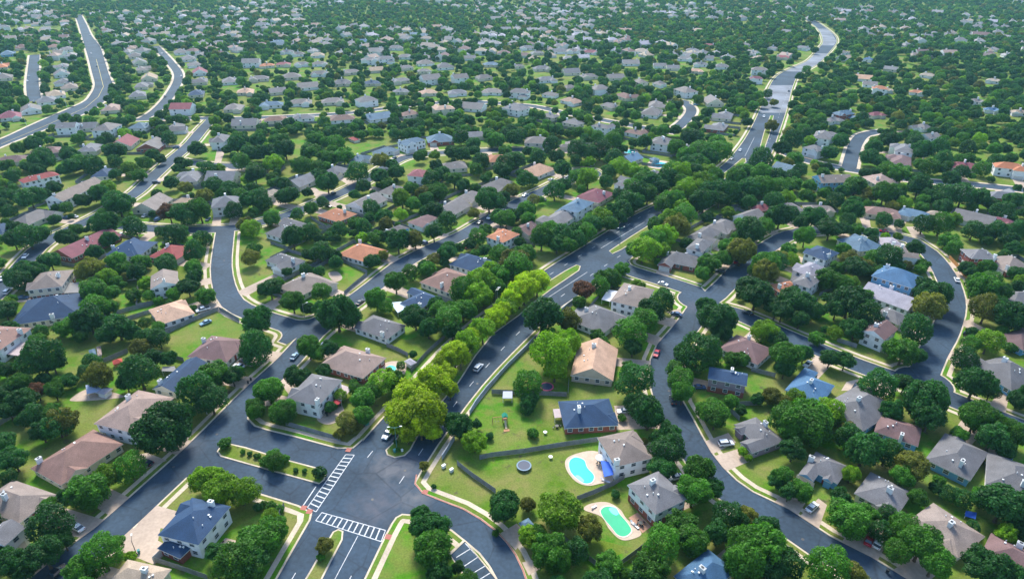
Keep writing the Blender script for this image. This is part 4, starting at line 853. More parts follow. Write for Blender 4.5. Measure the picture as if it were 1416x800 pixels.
TR = {
'A': "190,120,60,d 265,90,70,d 170,50,45,m 60,245,75,d 745,105,125,d 805,150,70,d 600,290,72,m 400,390,105,m 480,330,75,b 330,420,60,d 220,550,110,d 200,680,100,d 290,620,60,d 1010,380,100,b 960,335,80,b 1110,395,82,b 470,690,100,m 370,760,85,m 530,640,50,m 1180,640,95,m 1080,730,110,m 1240,600,80,m 1150,770,70,m 1260,240,42,m 1225,262,30,s 1040,178,32,s 1120,215,14,s 1150,225,14,s 1180,235,14,s 840,40,60,d 1180,20,45,m 1290,30,60,m 60,720,80,d 10,650,60,d 120,760,60,d 600,690,30,b 1250,470,30,s 1190,470,25,s 1290,480,25,s 40,330,50,d 20,170,60,d",
'B': "0,400,50,b 85,620,90,m 30,720,90,d 145,570,60,m 135,258,48,m 340,312,36,s 360,640,44,r 345,700,22,s 180,250,25,s 60,235,14,s 230,300,14,s 270,305,14,s 805,90,70,Y 715,45,60,Y 870,45,62,Y 745,130,50,Y 780,20,58,Y 860,120,45,Y 690,100,45,Y 985,95,75,d 820,275,26,r 865,375,14,s 1125,145,22,s 1190,470,85,d 1325,130,28,s 850,570,95,d 860,670,105,m 890,770,80,d 810,500,50,d 540,50,55,m 485,90,45,o 430,130,30,o 1310,600,60,b 40,25,42,m 180,40,58,m 1300,450,40,o 700,205,12,s 690,170,12,s 120,470,18,s 80,455,18,s 160,475,15,s",
'C': "165,20,35,s 185,130,24,s 60,460,82,d 310,470,112,b 260,670,105,m 210,590,60,m 320,720,60,m 455,570,75,o 540,730,65,m 570,410,24,s 725,40,90,d 815,200,90,d 770,150,50,d 955,310,85,m 930,400,90,m 1010,380,60,d 1080,500,75,d 1190,515,45,r 870,550,85,m 780,650,105,m 930,620,85,m 740,740,90,m 690,790,60,d 1180,650,105,m 1270,590,80,d 1280,730,95,d 1130,720,80,d 1040,590,70,d 1030,60,60,m 980,20,45,m 700,165,20,r 1315,345,48,d 1160,210,26,b 1190,235,18,b 600,60,22,s 20,590,20,s",
'D': "360,100,100,m 260,100,75,m 440,50,65,b 270,205,65,d 220,330,60,m 310,390,62,m 250,400,50,d 600,200,100,d 520,150,70,d 700,220,72,d 820,280,85,o 770,330,60,m 900,50,88,d 850,30,60,d 1110,60,85,m 1190,140,85,d 1290,140,80,m 1250,200,50,d 530,520,105,m 600,500,70,m 490,430,60,d 700,500,48,d 780,570,85,m 860,640,110,m 920,720,95,m 750,670,70,m 1160,750,115,d 1240,450,120,d 1310,500,80,d 1150,420,60,m 140,650,130,m 50,720,110,m 240,720,85,d 430,750,110,m 540,770,70,o 50,500,48,r 20,540,50,d 1050,430,48,d 990,400,45,d 930,380,35,d 1310,740,60,d 1100,560,35,d 30,20,30,d 1320,560,60,d 660,10,60,d",
'E': "185,440,105,d 240,470,60,d 185,322,36,d 320,300,60,m 410,275,75,d 540,300,75,d 490,340,50,d 600,330,45,d 440,215,62,m 505,205,42,m 430,140,60,m 510,150,45,m 615,150,38,m 410,35,72,o 560,30,50,m 770,25,60,d 865,120,50,d 945,155,48,m 690,160,30,m 730,180,25,m 665,285,30,m 730,305,32,m 100,90,58,d 20,230,55,d 180,50,50,d 30,500,45,d 1180,280,78,d 1185,400,90,d 1140,420,50,d 425,465,45,d 460,525,75,o 640,515,98,d 580,560,50,d 640,400,48,o 660,350,45,d 110,640,70,d 170,600,50,r 250,600,50,m 280,740,80,o 230,720,50,m 150,720,60,d 40,690,55,d 200,545,42,d 980,520,80,m 900,600,98,d 970,640,82,d 1070,530,55,d 1090,510,40,m 1240,600,68,m 1175,670,48,m 1300,690,60,m 830,240,20,s 20,620,50,d 320,550,40,d 590,480,30,d 700,450,50,d 120,30,40,d 270,560,35,m",
'F': "215,190,60,m 350,145,50,m 140,100,38,m 190,50,30,d 420,245,95,d 360,230,60,d 485,260,60,d 290,400,62,m 330,430,40,m 690,100,58,m 760,55,50,m 600,180,60,m 640,210,42,m 840,40,48,m 780,260,68,d 840,310,55,d 930,275,75,m 890,230,50,m 1000,220,70,m 950,320,50,d 1060,150,78,b 1120,110,70,b 1130,40,70,b 1010,150,50,m 110,595,65,m 40,680,35,m 180,690,62,m 620,560,68,b 540,640,62,m 690,545,55,m 580,600,55,m 540,700,40,m 700,610,35,m 460,740,50,o 500,560,20,s 960,420,72,Y 1020,380,70,Y 1090,315,66,Y 1150,265,58,Y 1200,215,55,Y 1260,150,68,Y 1300,100,60,Y 910,470,50,Y 940,590,50,Y 870,560,88,Y 770,630,90,Y 720,700,85,Y 830,690,100,Y 920,520,55,Y 990,450,50,Y 1050,350,50,Y 770,430,22,d 225,520,22,s 660,500,18,b",
'G': "230,250,102,d 150,130,72,Y 210,100,62,Y 95,180,62,Y 40,235,52,Y 120,30,80,m 30,60,70,m 20,130,50,m 420,135,60,r 500,120,52,m 545,75,60,m 600,30,45,m 290,420,108,b 340,370,70,b 290,500,70,b 260,340,50,m 485,340,38,m 640,335,80,m 700,280,75,m 740,235,70,d 785,185,75,d 650,400,50,d 655,545,95,d 720,690,95,d 660,660,60,d 170,645,48,d 185,790,20,s 950,420,100,d 890,430,60,d 1040,265,88,d 1000,220,60,d 1060,330,50,d 870,550,72,m 840,500,50,m 880,610,62,m 1110,445,40,m 1165,450,35,m 1250,325,60,b 1220,150,98,d 1270,50,80,o 970,60,45,m 1030,700,70,m 1105,650,40,m 1320,430,50,m 1290,620,48,o 820,790,60,d 1310,220,60,d 1220,640,30,d",
'H': "280,185,80,d 220,230,60,d 350,230,60,d 430,80,65,m 500,110,50,m 530,185,125,d 600,250,80,d 470,220,60,d 540,100,48,b 470,330,36,b 140,320,62,b 200,360,52,d 240,440,85,m 320,430,50,d 230,500,50,d 440,450,50,d 510,460,52,d 660,570,88,d 880,640,108,d 840,320,85,d 780,410,85,m 720,400,50,d 840,430,45,d 930,150,72,d 900,210,80,o 870,150,50,d 290,620,45,b 350,720,115,m 240,730,80,m 430,700,70,b 30,440,42,m 1150,115,85,m 1220,150,60,m 1160,225,75,o 1270,255,88,d 1190,180,50,m 1170,370,68,b 1095,450,58,d 1110,560,95,d 1180,600,50,d 1310,60,50,d 1130,720,88,m 1220,770,70,m 1310,640,50,d 215,640,42,r 110,630,30,d 740,20,50,d 680,50,50,m 830,100,50,d 380,350,40,m 300,270,50,d 560,30,70,d 610,150,40,m 1250,330,30,m 1070,30,45,d 1290,400,30,s",
'I': "195,135,68,d 140,310,72,d 85,300,50,d 250,260,40,d 330,160,50,d 290,180,40,d 320,110,50,d 430,155,55,d 530,95,65,d 530,140,38,d 455,290,58,d 380,320,45,d 545,335,80,d 500,310,45,d 530,200,36,d 600,170,45,b 660,150,40,m 640,200,40,m 250,410,36,d 130,490,70,d 60,500,60,d 180,475,55,d 310,490,55,d 350,460,40,m 475,435,68,d 440,430,50,d 620,445,62,d 800,480,68,d 740,465,32,d 835,375,70,d 780,380,58,r 920,370,70,m 870,400,50,d 935,500,52,d 890,560,60,d 760,605,55,d 650,600,50,m 540,605,60,m 430,560,50,d 495,500,50,d 230,600,60,d 130,650,75,d 190,620,50,d 70,680,50,d 1130,430,50,o 1250,400,45,m 1150,585,50,o 1165,540,42,m 1260,145,58,b 1255,210,36,m 1075,360,52,d 1160,320,60,d 1210,330,50,d 1160,270,40,d 1310,300,50,d 910,85,50,d 1090,65,58,d 1190,45,50,d 1110,140,50,m 1170,170,45,m 790,240,45,d 855,260,40,o 990,250,50,d 1050,265,48,d 940,295,45,o 920,160,20,m 820,140,16,m 700,110,38,d 740,130,30,d 770,35,40,d 20,340,40,d 30,155,42,m 1290,100,48,d 1110,300,45,m 1140,220,35,b 20,440,40,d 150,60,50,d 720,290,30,d 1200,100,50,d",
'J': "60,310,58,d 200,295,55,d 285,285,32,d 375,240,60,d 350,210,40,d 510,190,62,d 120,400,46,m 300,360,42,m 580,355,50,d 635,395,50,d 545,440,45,d 600,485,50,m 500,420,40,m 700,510,70,d 670,490,50,d 780,500,58,o 865,465,58,d 930,410,52,d 720,310,62,b 770,340,45,m 720,385,38,b 820,290,50,o 890,290,58,m 850,220,50,d 900,200,50,d 960,220,58,m 1000,250,40,d 620,210,52,d 540,255,45,d 620,135,50,o 690,190,48,d 760,270,45,m 580,600,48,d 620,570,32,o 215,490,70,d 290,470,52,d 340,560,62,d 290,570,40,d 380,490,32,d 1120,320,72,d 1180,310,45,d 1050,380,34,o 870,360,48,d 830,370,40,d 1070,490,52,m 1105,450,38,m 930,560,62,d 980,540,35,d 870,595,40,o 820,625,42,d 1200,410,62,m 1160,400,45,m 1290,365,52,m 1300,410,45,m 1225,270,45,o 1080,140,50,d 1180,180,50,d 1250,140,50,d 1290,220,50,d 1000,110,48,d 1150,35,52,m 1240,30,52,d 990,30,45,d 950,100,42,d 450,110,60,m 370,120,55,m 290,90,62,m 180,85,65,d 130,90,50,d 260,160,50,m 40,200,60,d 20,100,50,d 1230,600,85,o 1170,570,60,m 1080,690,80,b 1000,740,70,m 1290,560,60,m 1130,640,50,m 650,240,40,m 320,30,50,m 420,60,50,m 1050,60,40,d 900,160,40,d 800,120,35,m",
'K': "270,460,50,m 350,530,45,m 400,500,45,d 470,430,50,d 540,430,45,m 610,365,50,d 660,330,50,d 720,290,55,m 770,262,50,d 860,240,50,m 930,190,50,d 970,165,50,m 870,350,50,b 950,330,50,m 1050,310,50,d 820,400,55,b 760,440,50,m 730,500,50,b 960,270,50,b 1000,235,45,m 230,495,65,m 330,485,60,d 300,520,50,d 440,470,52,m 390,460,45,d 500,405,58,b 460,420,45,m 560,370,50,d 590,395,42,d 630,325,58,d 600,300,45,d 680,285,60,d 650,260,45,m 740,240,68,d 700,230,50,m 800,225,60,d 830,190,50,m 870,200,60,b 930,150,58,d 900,120,50,m 1000,125,58,d 960,90,50,m 1060,95,60,m 1040,50,50,m 840,315,68,m 790,340,50,m 910,270,60,b 870,290,50,b 960,230,58,b 1010,190,50,b 1030,210,45,m 980,320,75,d 1000,280,60,d 890,390,68,m 850,440,68,o 790,480,68,b 700,545,75,b 750,510,60,m 660,550,45,m 780,550,50,b 1100,290,60,d 1120,230,58,m 1060,270,50,d 1180,270,58,d 1240,135,68,d 1240,205,60,m 1260,260,55,m 1310,215,50,d 1160,190,45,m 1090,370,36,b 1200,455,68,d 1260,440,45,m 1150,555,75,o 1090,530,50,m 1070,590,45,m 1000,605,58,m 445,215,50,Y 420,240,30,b 540,190,36,d 600,170,50,b 640,180,45,b 330,180,50,d 290,275,52,d 330,250,40,d 190,320,30,o 160,365,45,d 100,390,42,d 40,400,50,d 560,125,45,d 500,90,50,d 440,100,50,d 390,90,50,d 560,45,52,m 700,50,40,d 850,80,45,m 920,30,50,d 700,190,40,m 20,330,50,d 90,280,28,o 110,130,45,d 60,150,50,d 210,120,40,d 300,120,40,d 270,60,40,d 1190,330,40,d 1290,330,50,d 1310,400,60,d 130,460,30,m",
'P': "85,480,32,m 60,560,30,d 130,470,30,b 110,440,28,m 150,430,26,d 270,480,30,d 285,430,26,m 280,530,28,m 250,610,34,y 230,640,26,m 300,350,26,d 330,320,24,m 165,335,26,d 210,300,24,m 255,285,22,d 400,300,22,d 430,275,22,m 370,230,20,d 480,235,20,m 170,575,36,y 180,470,24,y",
'L': "270,45,68,d 220,80,50,d 280,125,50,m 240,150,35,o 300,180,40,d 490,45,45,d 440,100,45,d 150,200,60,m 100,240,60,m 50,270,55,m 200,260,55,m 270,240,50,m 20,200,50,d 20,310,45,d 270,210,40,d 640,75,50,d 620,120,50,d 670,140,40,d 710,40,50,d 760,190,80,m 700,180,50,m 870,90,75,d 830,60,50,d 950,70,50,d 900,165,50,m 960,130,50,d 1080,80,45,d 1050,190,40,d 1140,175,45,m 1000,220,50,d 1200,140,45,d 1080,130,35,m 560,250,65,m 500,280,45,d 630,290,48,o 690,290,75,m 750,300,50,d 850,255,75,d 900,300,50,d 960,290,70,d 1050,295,75,d 1130,310,60,d 1230,370,58,d 1190,340,45,d 1280,320,50,d 460,320,50,d 330,300,40,m 210,395,72,d 270,380,40,d 360,400,68,d 310,420,45,d 80,460,68,m 40,430,50,m 550,370,68,d 520,410,45,d 440,450,68,d 500,450,45,d 325,490,60,m 560,450,40,m 690,410,45,d 760,430,28,d 870,430,60,d 950,430,68,m 1000,400,45,b 1100,460,58,d 1160,470,50,d 990,500,55,m 1010,540,45,m 835,540,50,d 755,485,26,b 700,580,78,d 640,590,55,m 590,620,55,o 530,590,50,o 500,550,45,m 250,540,45,m 210,580,45,o 150,620,80,m 100,640,50,m 40,560,60,o 1210,460,58,d 1260,500,50,d 1310,450,50,d 1160,640,60,m 1180,700,60,m 1090,650,40,d 1290,540,45,d 1100,700,40,m 410,290,35,m 350,290,25,r 370,165,22,r 490,185,14,s 450,182,12,s 560,330,40,d 590,510,30,d",
}
MARGIN = []                    # accepted trunks: (x, y, r, px, py, rpx)
TREES = []                     # things to build
def clear_house(p, gap=1.2):
    for h in HOUSES:
        d = Vector((p.x, p.y))-h['cen']
        if d.length > h['r']*1.6+gap: continue
        x, y = d.dot(h['ux']), d.dot(h['vy']); ox = h['a']/2+gap-abs(x); oy = h['b']/2+gap-abs(y)
        if ox > 0 and oy > 0:
            if ox < oy: p = Vector((p.x, p.y, 0))+(h['ux']*math.copysign(ox, x)).to_3d()
            else: p = Vector((p.x, p.y, 0))+(h['vy']*math.copysign(oy, y)).to_3d()
    return p
for c, s in TR.items():
    for e in s.split():
        x, y, r, k = e.split(','); px, py = cp(c, float(x), float(y)); r = float(r)*.3
        s0 = PX(G(px, py, 4))[2]; rm = r/s0
        if k == 's': rm = max(.7, rm); hc = rm*.75
        else: rm = max(1.2, min(7.6, rm*(.93 if py > 380 or c == 'K' else .82))); hc = rm*(1.15 if k == 'Y' else .95)+.9
        p = G(px, py, hc); p = clear_house(p)
        if py > 100 and p.y < 60: pass
        TREES.append(dict(p=Vector((p.x, p.y)), r=rm, h=hc, k=k, px=px, py=py, rp=r))
        MARGIN.append((p.x, p.y, rm))
# trees between those, grown at random clear of roads, houses and the open lawns
OPEN = [ # open lawns and yards, photograph pixels x, y, radius
 (735,600,55),(700,560,35),(690,530,30),(720,640,60),(790,650,70),(860,720,45),(640,720,40),(560,760,60),(700,770,40),(850,640,60),(1040,650,45),(1000,560,30),(1080,520,25),(300,475,45),(260,450,30),
 (130,560,40),(90,490,30),(150,470,20),(190,415,25),(420,600,50),(560,480,25),(480,380,25),(360,370,20),(540,550,20),(330,740,35),(420,580,30),(590,700,30),(450,450,20),(1160,510,25),(940,385,20),(520,200,30),(500,200,25),
 (500,360,25),(630,450,10),(765,540,30),(870,555,40),(1230,500,35),(1330,500,25),(420,200,20),(1105,260,14),(40,35,30),(1100,125,15),(900,215,25),(240,560,25),(370,345,18),(470,600,30),(770,500,40),(220,640,30),(1100,580,20),(1120,700,30),
 (596,645,14),(612,655,22),(640,640,25),(625,690,30),(236,690,30),(205,715,30),(310,720,30),(790,525,35),(780,590,35),(720,600,50),(1130,600,20),(1010,590,20),(1050,620,25),(420,620,20),(350,740,25),(560,480,20),(500,475,20),(735,585,40),(660,690,30),(690,650,30),(1210,540,15),(1345,540,20),(710,730,25),(560,210,14),(60,40,25),(30,37,15),(735,480,10)]
hx = np.array([(h['cen'].x, h['cen'].y, h['a'], h['b'], h['ux'].x, h['ux'].y) for h in HOUSES])
HP = []
for h in HOUSES:
    x, y, s = PX((h['cen'].x, h['cen'].y, h['h']+1)); HP.append((x, y, h['r']*s))
HP = np.array(HP); OP = np.array(OPEN)
grid = {}
def gadd(x, y, r): grid.setdefault((int(x//10), int(y//10)), []).append((x, y, r))
for m in MARGIN: gadd(*m)
def crowded(x, y, r, f):
    for i in range(-1, 2):
        for j in range(-1, 2):
            for a, b, q in grid.get((int(x//10)+i, int(y//10)+j), ()):
                if (a-x)**2+(b-y)**2 < ((r+q)*f)**2: return True
    return False
FILL = []
r_ = random.Random(5)
def try_tree(px, py, near):
    rm = r_.choice((1.7,2.2,2.6,3,3.4,3.8,4.2,4.8)); hc = rm*.95+1
    p = G(px, py, hc)
    if near and (((OP[:, 0]-px)**2+(OP[:, 1]-py)**2) < OP[:, 2]**2).any(): return
    if py > 470 and r_.random() < .6: return
    if crowded(p.x, p.y, rm, .72 if near else .56): return
    c, t, d = near_road(p)
    if d < (2.2+ (rm*.45)): return
    dx = p.x-hx[:, 0]; dy = p.y-hx[:, 1]; lx = np.abs(dx*hx[:, 4]+dy*hx[:, 5]); ly = np.abs(-dx*hx[:, 5]+dy*hx[:, 4])
    if ((lx < hx[:, 2]/2+rm*.5) & (ly < hx[:, 3]/2+rm*.5)).any(): return
    rpx = rm*PX(p)[2]
    # keep roofs the photograph shows in view
    vis = (np.abs(HP[:, 0]-px) < HP[:, 2]*.85+rpx*.5) & (HP[:, 1]-py < HP[:, 2]*.3) & (py-HP[:, 1] < HP[:, 2]*.4+rpx*1.0)
    if vis.any(): return
    # keep streets in view: skip a crown that would stand over a road nearer the camera... or behind it
    q = G(px, py-rpx*.7, 0); 
    if py > 130 and near_road(q)[2] < -1: return
    k = r_.choices('dmbo', (48, 36, 11, 5))[0]
    gadd(p.x, p.y, rm); FILL.append(dict(p=Vector((p.x, p.y)), r=rm, h=hc, k=k, px=px, py=py, rp=rpx))
for n, y0, y1, near in ((5200, 180, 860, True), (9000, 60, 185, False)):
    for _ in range(n):
        u = r_.random(); py = y0+(y1-y0)*u**1.3
        try_tree(r_.uniform(-60, 1476), py, near)
for _ in range(5200):          # the same woods go on beside the frame
    py = 95+760*r_.random()**1.2; try_tree(r_.choice((r_.uniform(-620, -60), r_.uniform(1476, 2040))), py, False)
print('hand trees', len(TREES), 'fill', len(FILL))
allt = sorted(TREES+FILL, key=lambda t: -t['r']/(t['py']+90)**-1)
inside = lambda t: -10 < t['px'] < 1426 and t['py']-t['rp'] < 800
BUILT_T = []; REST = []
nb = 0
for t in allt:
    kind = 'shrub' if t['k'] == 's' else ('avenue' if t['k'] == 'Y' else 'tree')
    if kind == 'tree':
        if not inside(t) or nb >= 400: REST.append(t); continue
        nb += 1
    rr = random.Random(int(t['px']*7+t['py']*13)); s = t['r']
    if kind == 'shrub':
        o = thing('shrub', 'shrub', '', (t['p'].x, t['p'].y, .12), rr.uniform(0, 6)); mesh = CR_SH[rr.choice('dmm')]
        link('foliage', mesh, o, (0, 0, t['h']), scale=(s, s, s*.95)); link('stem', TRK[0], o, (0,0,-.05), scale=(s*.6, s*.6, t['h']))
        t['kk'] = 's'
    else:
        nm = {'tree': 'broadleaf_tree', 'avenue': 'avenue_tree'}[kind]
        o = thing(nm, 'tree', '', (t['p'].x, t['p'].y, .1), rr.uniform(0, 6))
        if kind == 'avenue': mesh = CR_AV['y' if t['py'] > 480 else rr.choice('yyyb')][rr.randrange(2)]; zs = .95
        elif t['k'] == 'y': mesh = CR_AV['y'][0]; zs = .9
        else: mesh = CR_BIG[t['k']][rr.randrange(3)]; zs = rr.uniform(.9, 1.08)
        link('crown', mesh, o, (0, 0, t['h']), rot=(rr.uniform(-.08,.08), rr.uniform(-.08,.08), 0), scale=(s*rr.uniform(.8,1.08), s*rr.uniform(.8,1.08), s*zs*rr.uniform(.82,1.05)))
        link('trunk', TRK[rr.randrange(3)], o, (0,0,-.05), scale=(s*1.1, s*1.1, t['h']))
        t['kk'] = 'Y' if kind == 'avenue' else t['k']
    t['root'] = o; BUILT_T.append(t)
# ---- the rest of the woods: instances scattered by geometry nodes, one object each
def proto_collection(name, meshes):
    c = bpy.data.collections.new(name)
    for i, m in enumerate(meshes):
        o = bpy.data.objects.new(f'{name}_{chr(97+i)}', m); c.objects.link(o)
    return c
LOW = []
for i, k in enumerate('dmdmbmdmo'):
    LOW.append(crown_mesh('far_crown_'+KEYS[k], 200+i, 12, 420, .15, LEAF[KEYS[k]], flat=.8, lobe=(.34,.5)))
def scatter(name, pts, meshes):
    "pts: x, y, z, scale, rotation, variant"
    me = bpy.data.meshes.new(name); me.from_pydata([p[:3] for p in pts], [], [])
    for an, idx in (('size', 3), ('turn', 4)):
        a = me.attributes.new(an, 'FLOAT', 'POINT'); a.data.foreach_set('value', [p[idx] for p in pts])
    a = me.attributes.new('pick', 'INT', 'POINT'); a.data.foreach_set('value', [int(p[5]) for p in pts])
    o = link(name, me); o['kind'] = 'stuff'
    ng = bpy.data.node_groups.new(name+'_nodes', 'GeometryNodeTree')
    ng.interface.new_socket('Geometry', in_out='INPUT', socket_type='NodeSocketGeometry'); ng.interface.new_socket('Geometry', in_out='OUTPUT', socket_type='NodeSocketGeometry')
    N = ng.nodes; L = ng.links; gi = N.new('NodeGroupInput'); go = N.new('NodeGroupOutput')
    ci = N.new('GeometryNodeCollectionInfo'); ci.inputs[0].default_value = proto_collection(name+'_kinds', meshes); ci.inputs['Separate Children'].default_value = True; ci.inputs['Reset Children'].default_value = True
    ip = N.new('GeometryNodeInstanceOnPoints'); ip.inputs['Pick Instance'].default_value = True
    def attr(n, t):
        a = N.new('GeometryNodeInputNamedAttribute'); a.data_type = t; a.inputs[0].default_value = n; return a.outputs[0]
    L.new(gi.outputs[0], ip.inputs['Points']); L.new(ci.outputs[0], ip.inputs['Instance']); L.new(attr('pick', 'INT'), ip.inputs['Instance Index'])
    cx = N.new('ShaderNodeCombineXYZ'); L.new(attr('turn', 'FLOAT'), cx.inputs[2]); L.new(cx.outputs[0], ip.inputs['Rotation'])
    L.new(attr('size', 'FLOAT'), ip.inputs['Scale']); L.new(ip.outputs[0], go.inputs[0])
    md = o.modifiers.new('scatter', 'NODES'); md.node_group = ng
    return o
RM = [CR_BIG[k][j] for k in 'dmbo' for j in (0, 1, 2)]
near_rest = [t for t in REST if t['k'] in 'dmboryY']
scatter('woodland_trees', [(t['p'].x, t['p'].y, t['h']*.92, t['r'], r_.uniform(0, 6), 'dmbo'.find(t['k'] if t['k'] in 'dmbo' else 'o')*3+r_.randrange(3)) for t in near_rest], RM)
# far crowns, out to the edge of view and past it
# houses among them first
fgrid = {}
def ftest(x, y, d, add=True):
    k = (int(x//20), int(y//20))
    for i in range(-1, 2):
        for j in range(-1, 2):
            for a, b in fgrid.get((k[0]+i, k[1]+j), ()):
                if (a-x)**2+(b-y)**2 < d*d: return False
    if add: fgrid.setdefault(k, []).append((x, y))
    return True
for h in HOUSES: fgrid.setdefault((int(h['cen'].x//20), int(h['cen'].y//20)), []).append((h['cen'].x, h['cen'].y))
fh = MB(); FM = []; fcols = ['gray','gbrown','gray','rosy','lgray','pale','mauve','tan']
mroofs = [mat('far_roof_'+c, RC[c], .75, n1=(.3,.85,1.15)) for c in fcols]; mfw = mat('far_wall', (.66,.65,.64), .7)
def far_house(cx, cy, ang, a, b, z, ci):
    M = Matrix.Translation((cx, cy, .12)) @ Matrix.Rotation(ang, 4, 'Z') @ Matrix.Translation((-a/2, -b/2, 0))
    fh.box(.4, .4, 0, a-.4, b-.4, z-.1, len(mroofs), M, False)
    rp = MB(); roof_piece(rp, 0, 0, a, b, z, .52, r_.choice(('h', 'h', 'gx')))
    fh.add([M @ Vector(v) for v in rp.v], rp.f, 0); 
    for i in range(len(rp.f)): fh.m[len(fh.m)-len(rp.f)+i] = ci if rp.m[i] == 0 else len(mroofs)
    fh.box(a*.3, b*.7, z, a*.3+1.4, b*.7+1, z+b*.26+1.2, len(mroofs), M, False)
FHP = []
for m in FARH:
    c = G(m[1], m[2], 4).xy
    if not ftest(c.x, c.y, 13): continue
    far_house(c.x, c.y, r_.uniform(0, 3), 16, 12.5, 2.8 if m[3] == 1 else 5.5, fcols.index(m[4]) if m[4] in fcols else 0); FHP.append((c.x, c.y))
n = 0
for _ in range(16000):
    y = 820*(2.6**r_.random()); x = r_.uniform(-1, 1)*(y*.85+60)
    if n > 1500: break
    # streets of houses follow gently waving rows
    if math.sin(y*.075+math.sin(x*.006)*4+x*.012) < -.15: continue
    q = PX((x, y, 0))
    if q[1] > 92 or near_road((x, y))[2] < 14: continue
    if math.sin(x*.011+1)+math.sin(y*.009+x*.004)+.5*math.sin(x*.023) < -.55: continue
    if q[0] > 1000 and r_.random() < .75: continue
    if r_.random() < min(.85, .25+(y-800)/2200): continue
    if not ftest(x, y, 19): continue
    far_house(x, y, math.sin(x*.006)*.6+r_.choice((0, PI/2)), r_.uniform(13, 19), r_.uniform(11, 14), r_.choice((2.8, 2.8, 5.5)), r_.choice((0,0,1,1,2,3,4,4,5,6,7))); FHP.append((x, y)); n += 1
for _ in range(1500):
    y = r_.uniform(90, 820); x = r_.choice((-1, 1))*r_.uniform(.8*y+60, 1.5*y+160); q = PX((x, y, 0))
    if -40 < q[0] < 1456 or near_road((x, y))[2] < 12 or not ftest(x, y, 24): continue
    if any((t['p'].x-x)**2+(t['p'].y-y)**2 < 81 for t in REST): continue
    far_house(x, y, r_.choice((.3, 1.87))+math.sin(x*.01)*.3, r_.uniform(14, 19), r_.uniform(11, 14), r_.choice((2.8, 5.5)), r_.choice((0,0,1,2,6,7))); FHP.append((x, y))
o = link('distant_houses', fh.me('distant_houses', mroofs+[mfw])); o['kind'] = 'stuff'
fhg = {}
for x, y in FHP+[(h['cen'].x, h['cen'].y) for h in HOUSES]: fhg.setdefault((int(x//20), int(y//20)), []).append((x, y))
def hits_far(x, y, r):
    k = (int(x//20), int(y//20))
    for i in range(-1, 2):
        for j in range(-1, 2):
            for a, b in fhg.get((k[0]+i, k[1]+j), ()):
                # clear of the house, and open on the side towards the camera
                if (a-x)**2+(b-y)**2 < (7+r*.5)**2: return True
                if abs(a-x) < 7 and 0 < b-y < 17+r*1.2: return True
    return False
SEGG = {}
for a in SEG:
    n_ = int(math.hypot(a[2]-a[0], a[3]-a[1])//10)+1
    for i in range(n_+1):
        x = a[0]+(a[2]-a[0])*i/n_; y = a[1]+(a[3]-a[1])*i/n_; SEGG.setdefault((int(x//30), int(y//30)), []).append((x, y, a[4]))
def onroad(x, y, r):
    k = (int(x//30), int(y//30))
    for i in range(-1, 2):
        for j in range(-1, 2):
            for a, b, hw in SEGG.get((k[0]+i, k[1]+j), ()):
                d2 = (a-x)**2+(b-y)**2
                if d2 < (hw+r*.5+1.5)**2: return True
                if abs(a-x) < hw*.6 and 0 < b-y < hw*.6+3: return True
    return False
far = []
for _ in range(70000):
    f = r_.random(); y = 540*((7.5)**(f**1.05)); x = r_.uniform(-1, 1)*(y*.86+80)
    q = PX((x, y, 4))
    if q[1] > 66 and q[1] < 1000 and -40 < q[0] < 1456 and q[1] > 66: continue
    r = r_.uniform(2.2, 4.7)*(1 if y < 1600 else 1+(y-1600)/1500)
    k = (int(x//9), int(y//9))
    if hits_far(x, y, r) or onroad(x, y, r): continue
    if 14 < q[1] < 46 and 5 < q[0] < 85 and q[1] > 34 and q[1] < 42: continue
    if crowded(x, y, r, .56): continue
    if y < 1700: gadd(x, y, r)
    far.append((x, y, r*.95+.8, r, r_.uniform(0, 6), r_.randrange(9)))
print('far trees', len(far), 'far houses', n)
scatter('distant_woods', far, LOW)
HAZE = 0.000075
CARS = []; LABELME = []
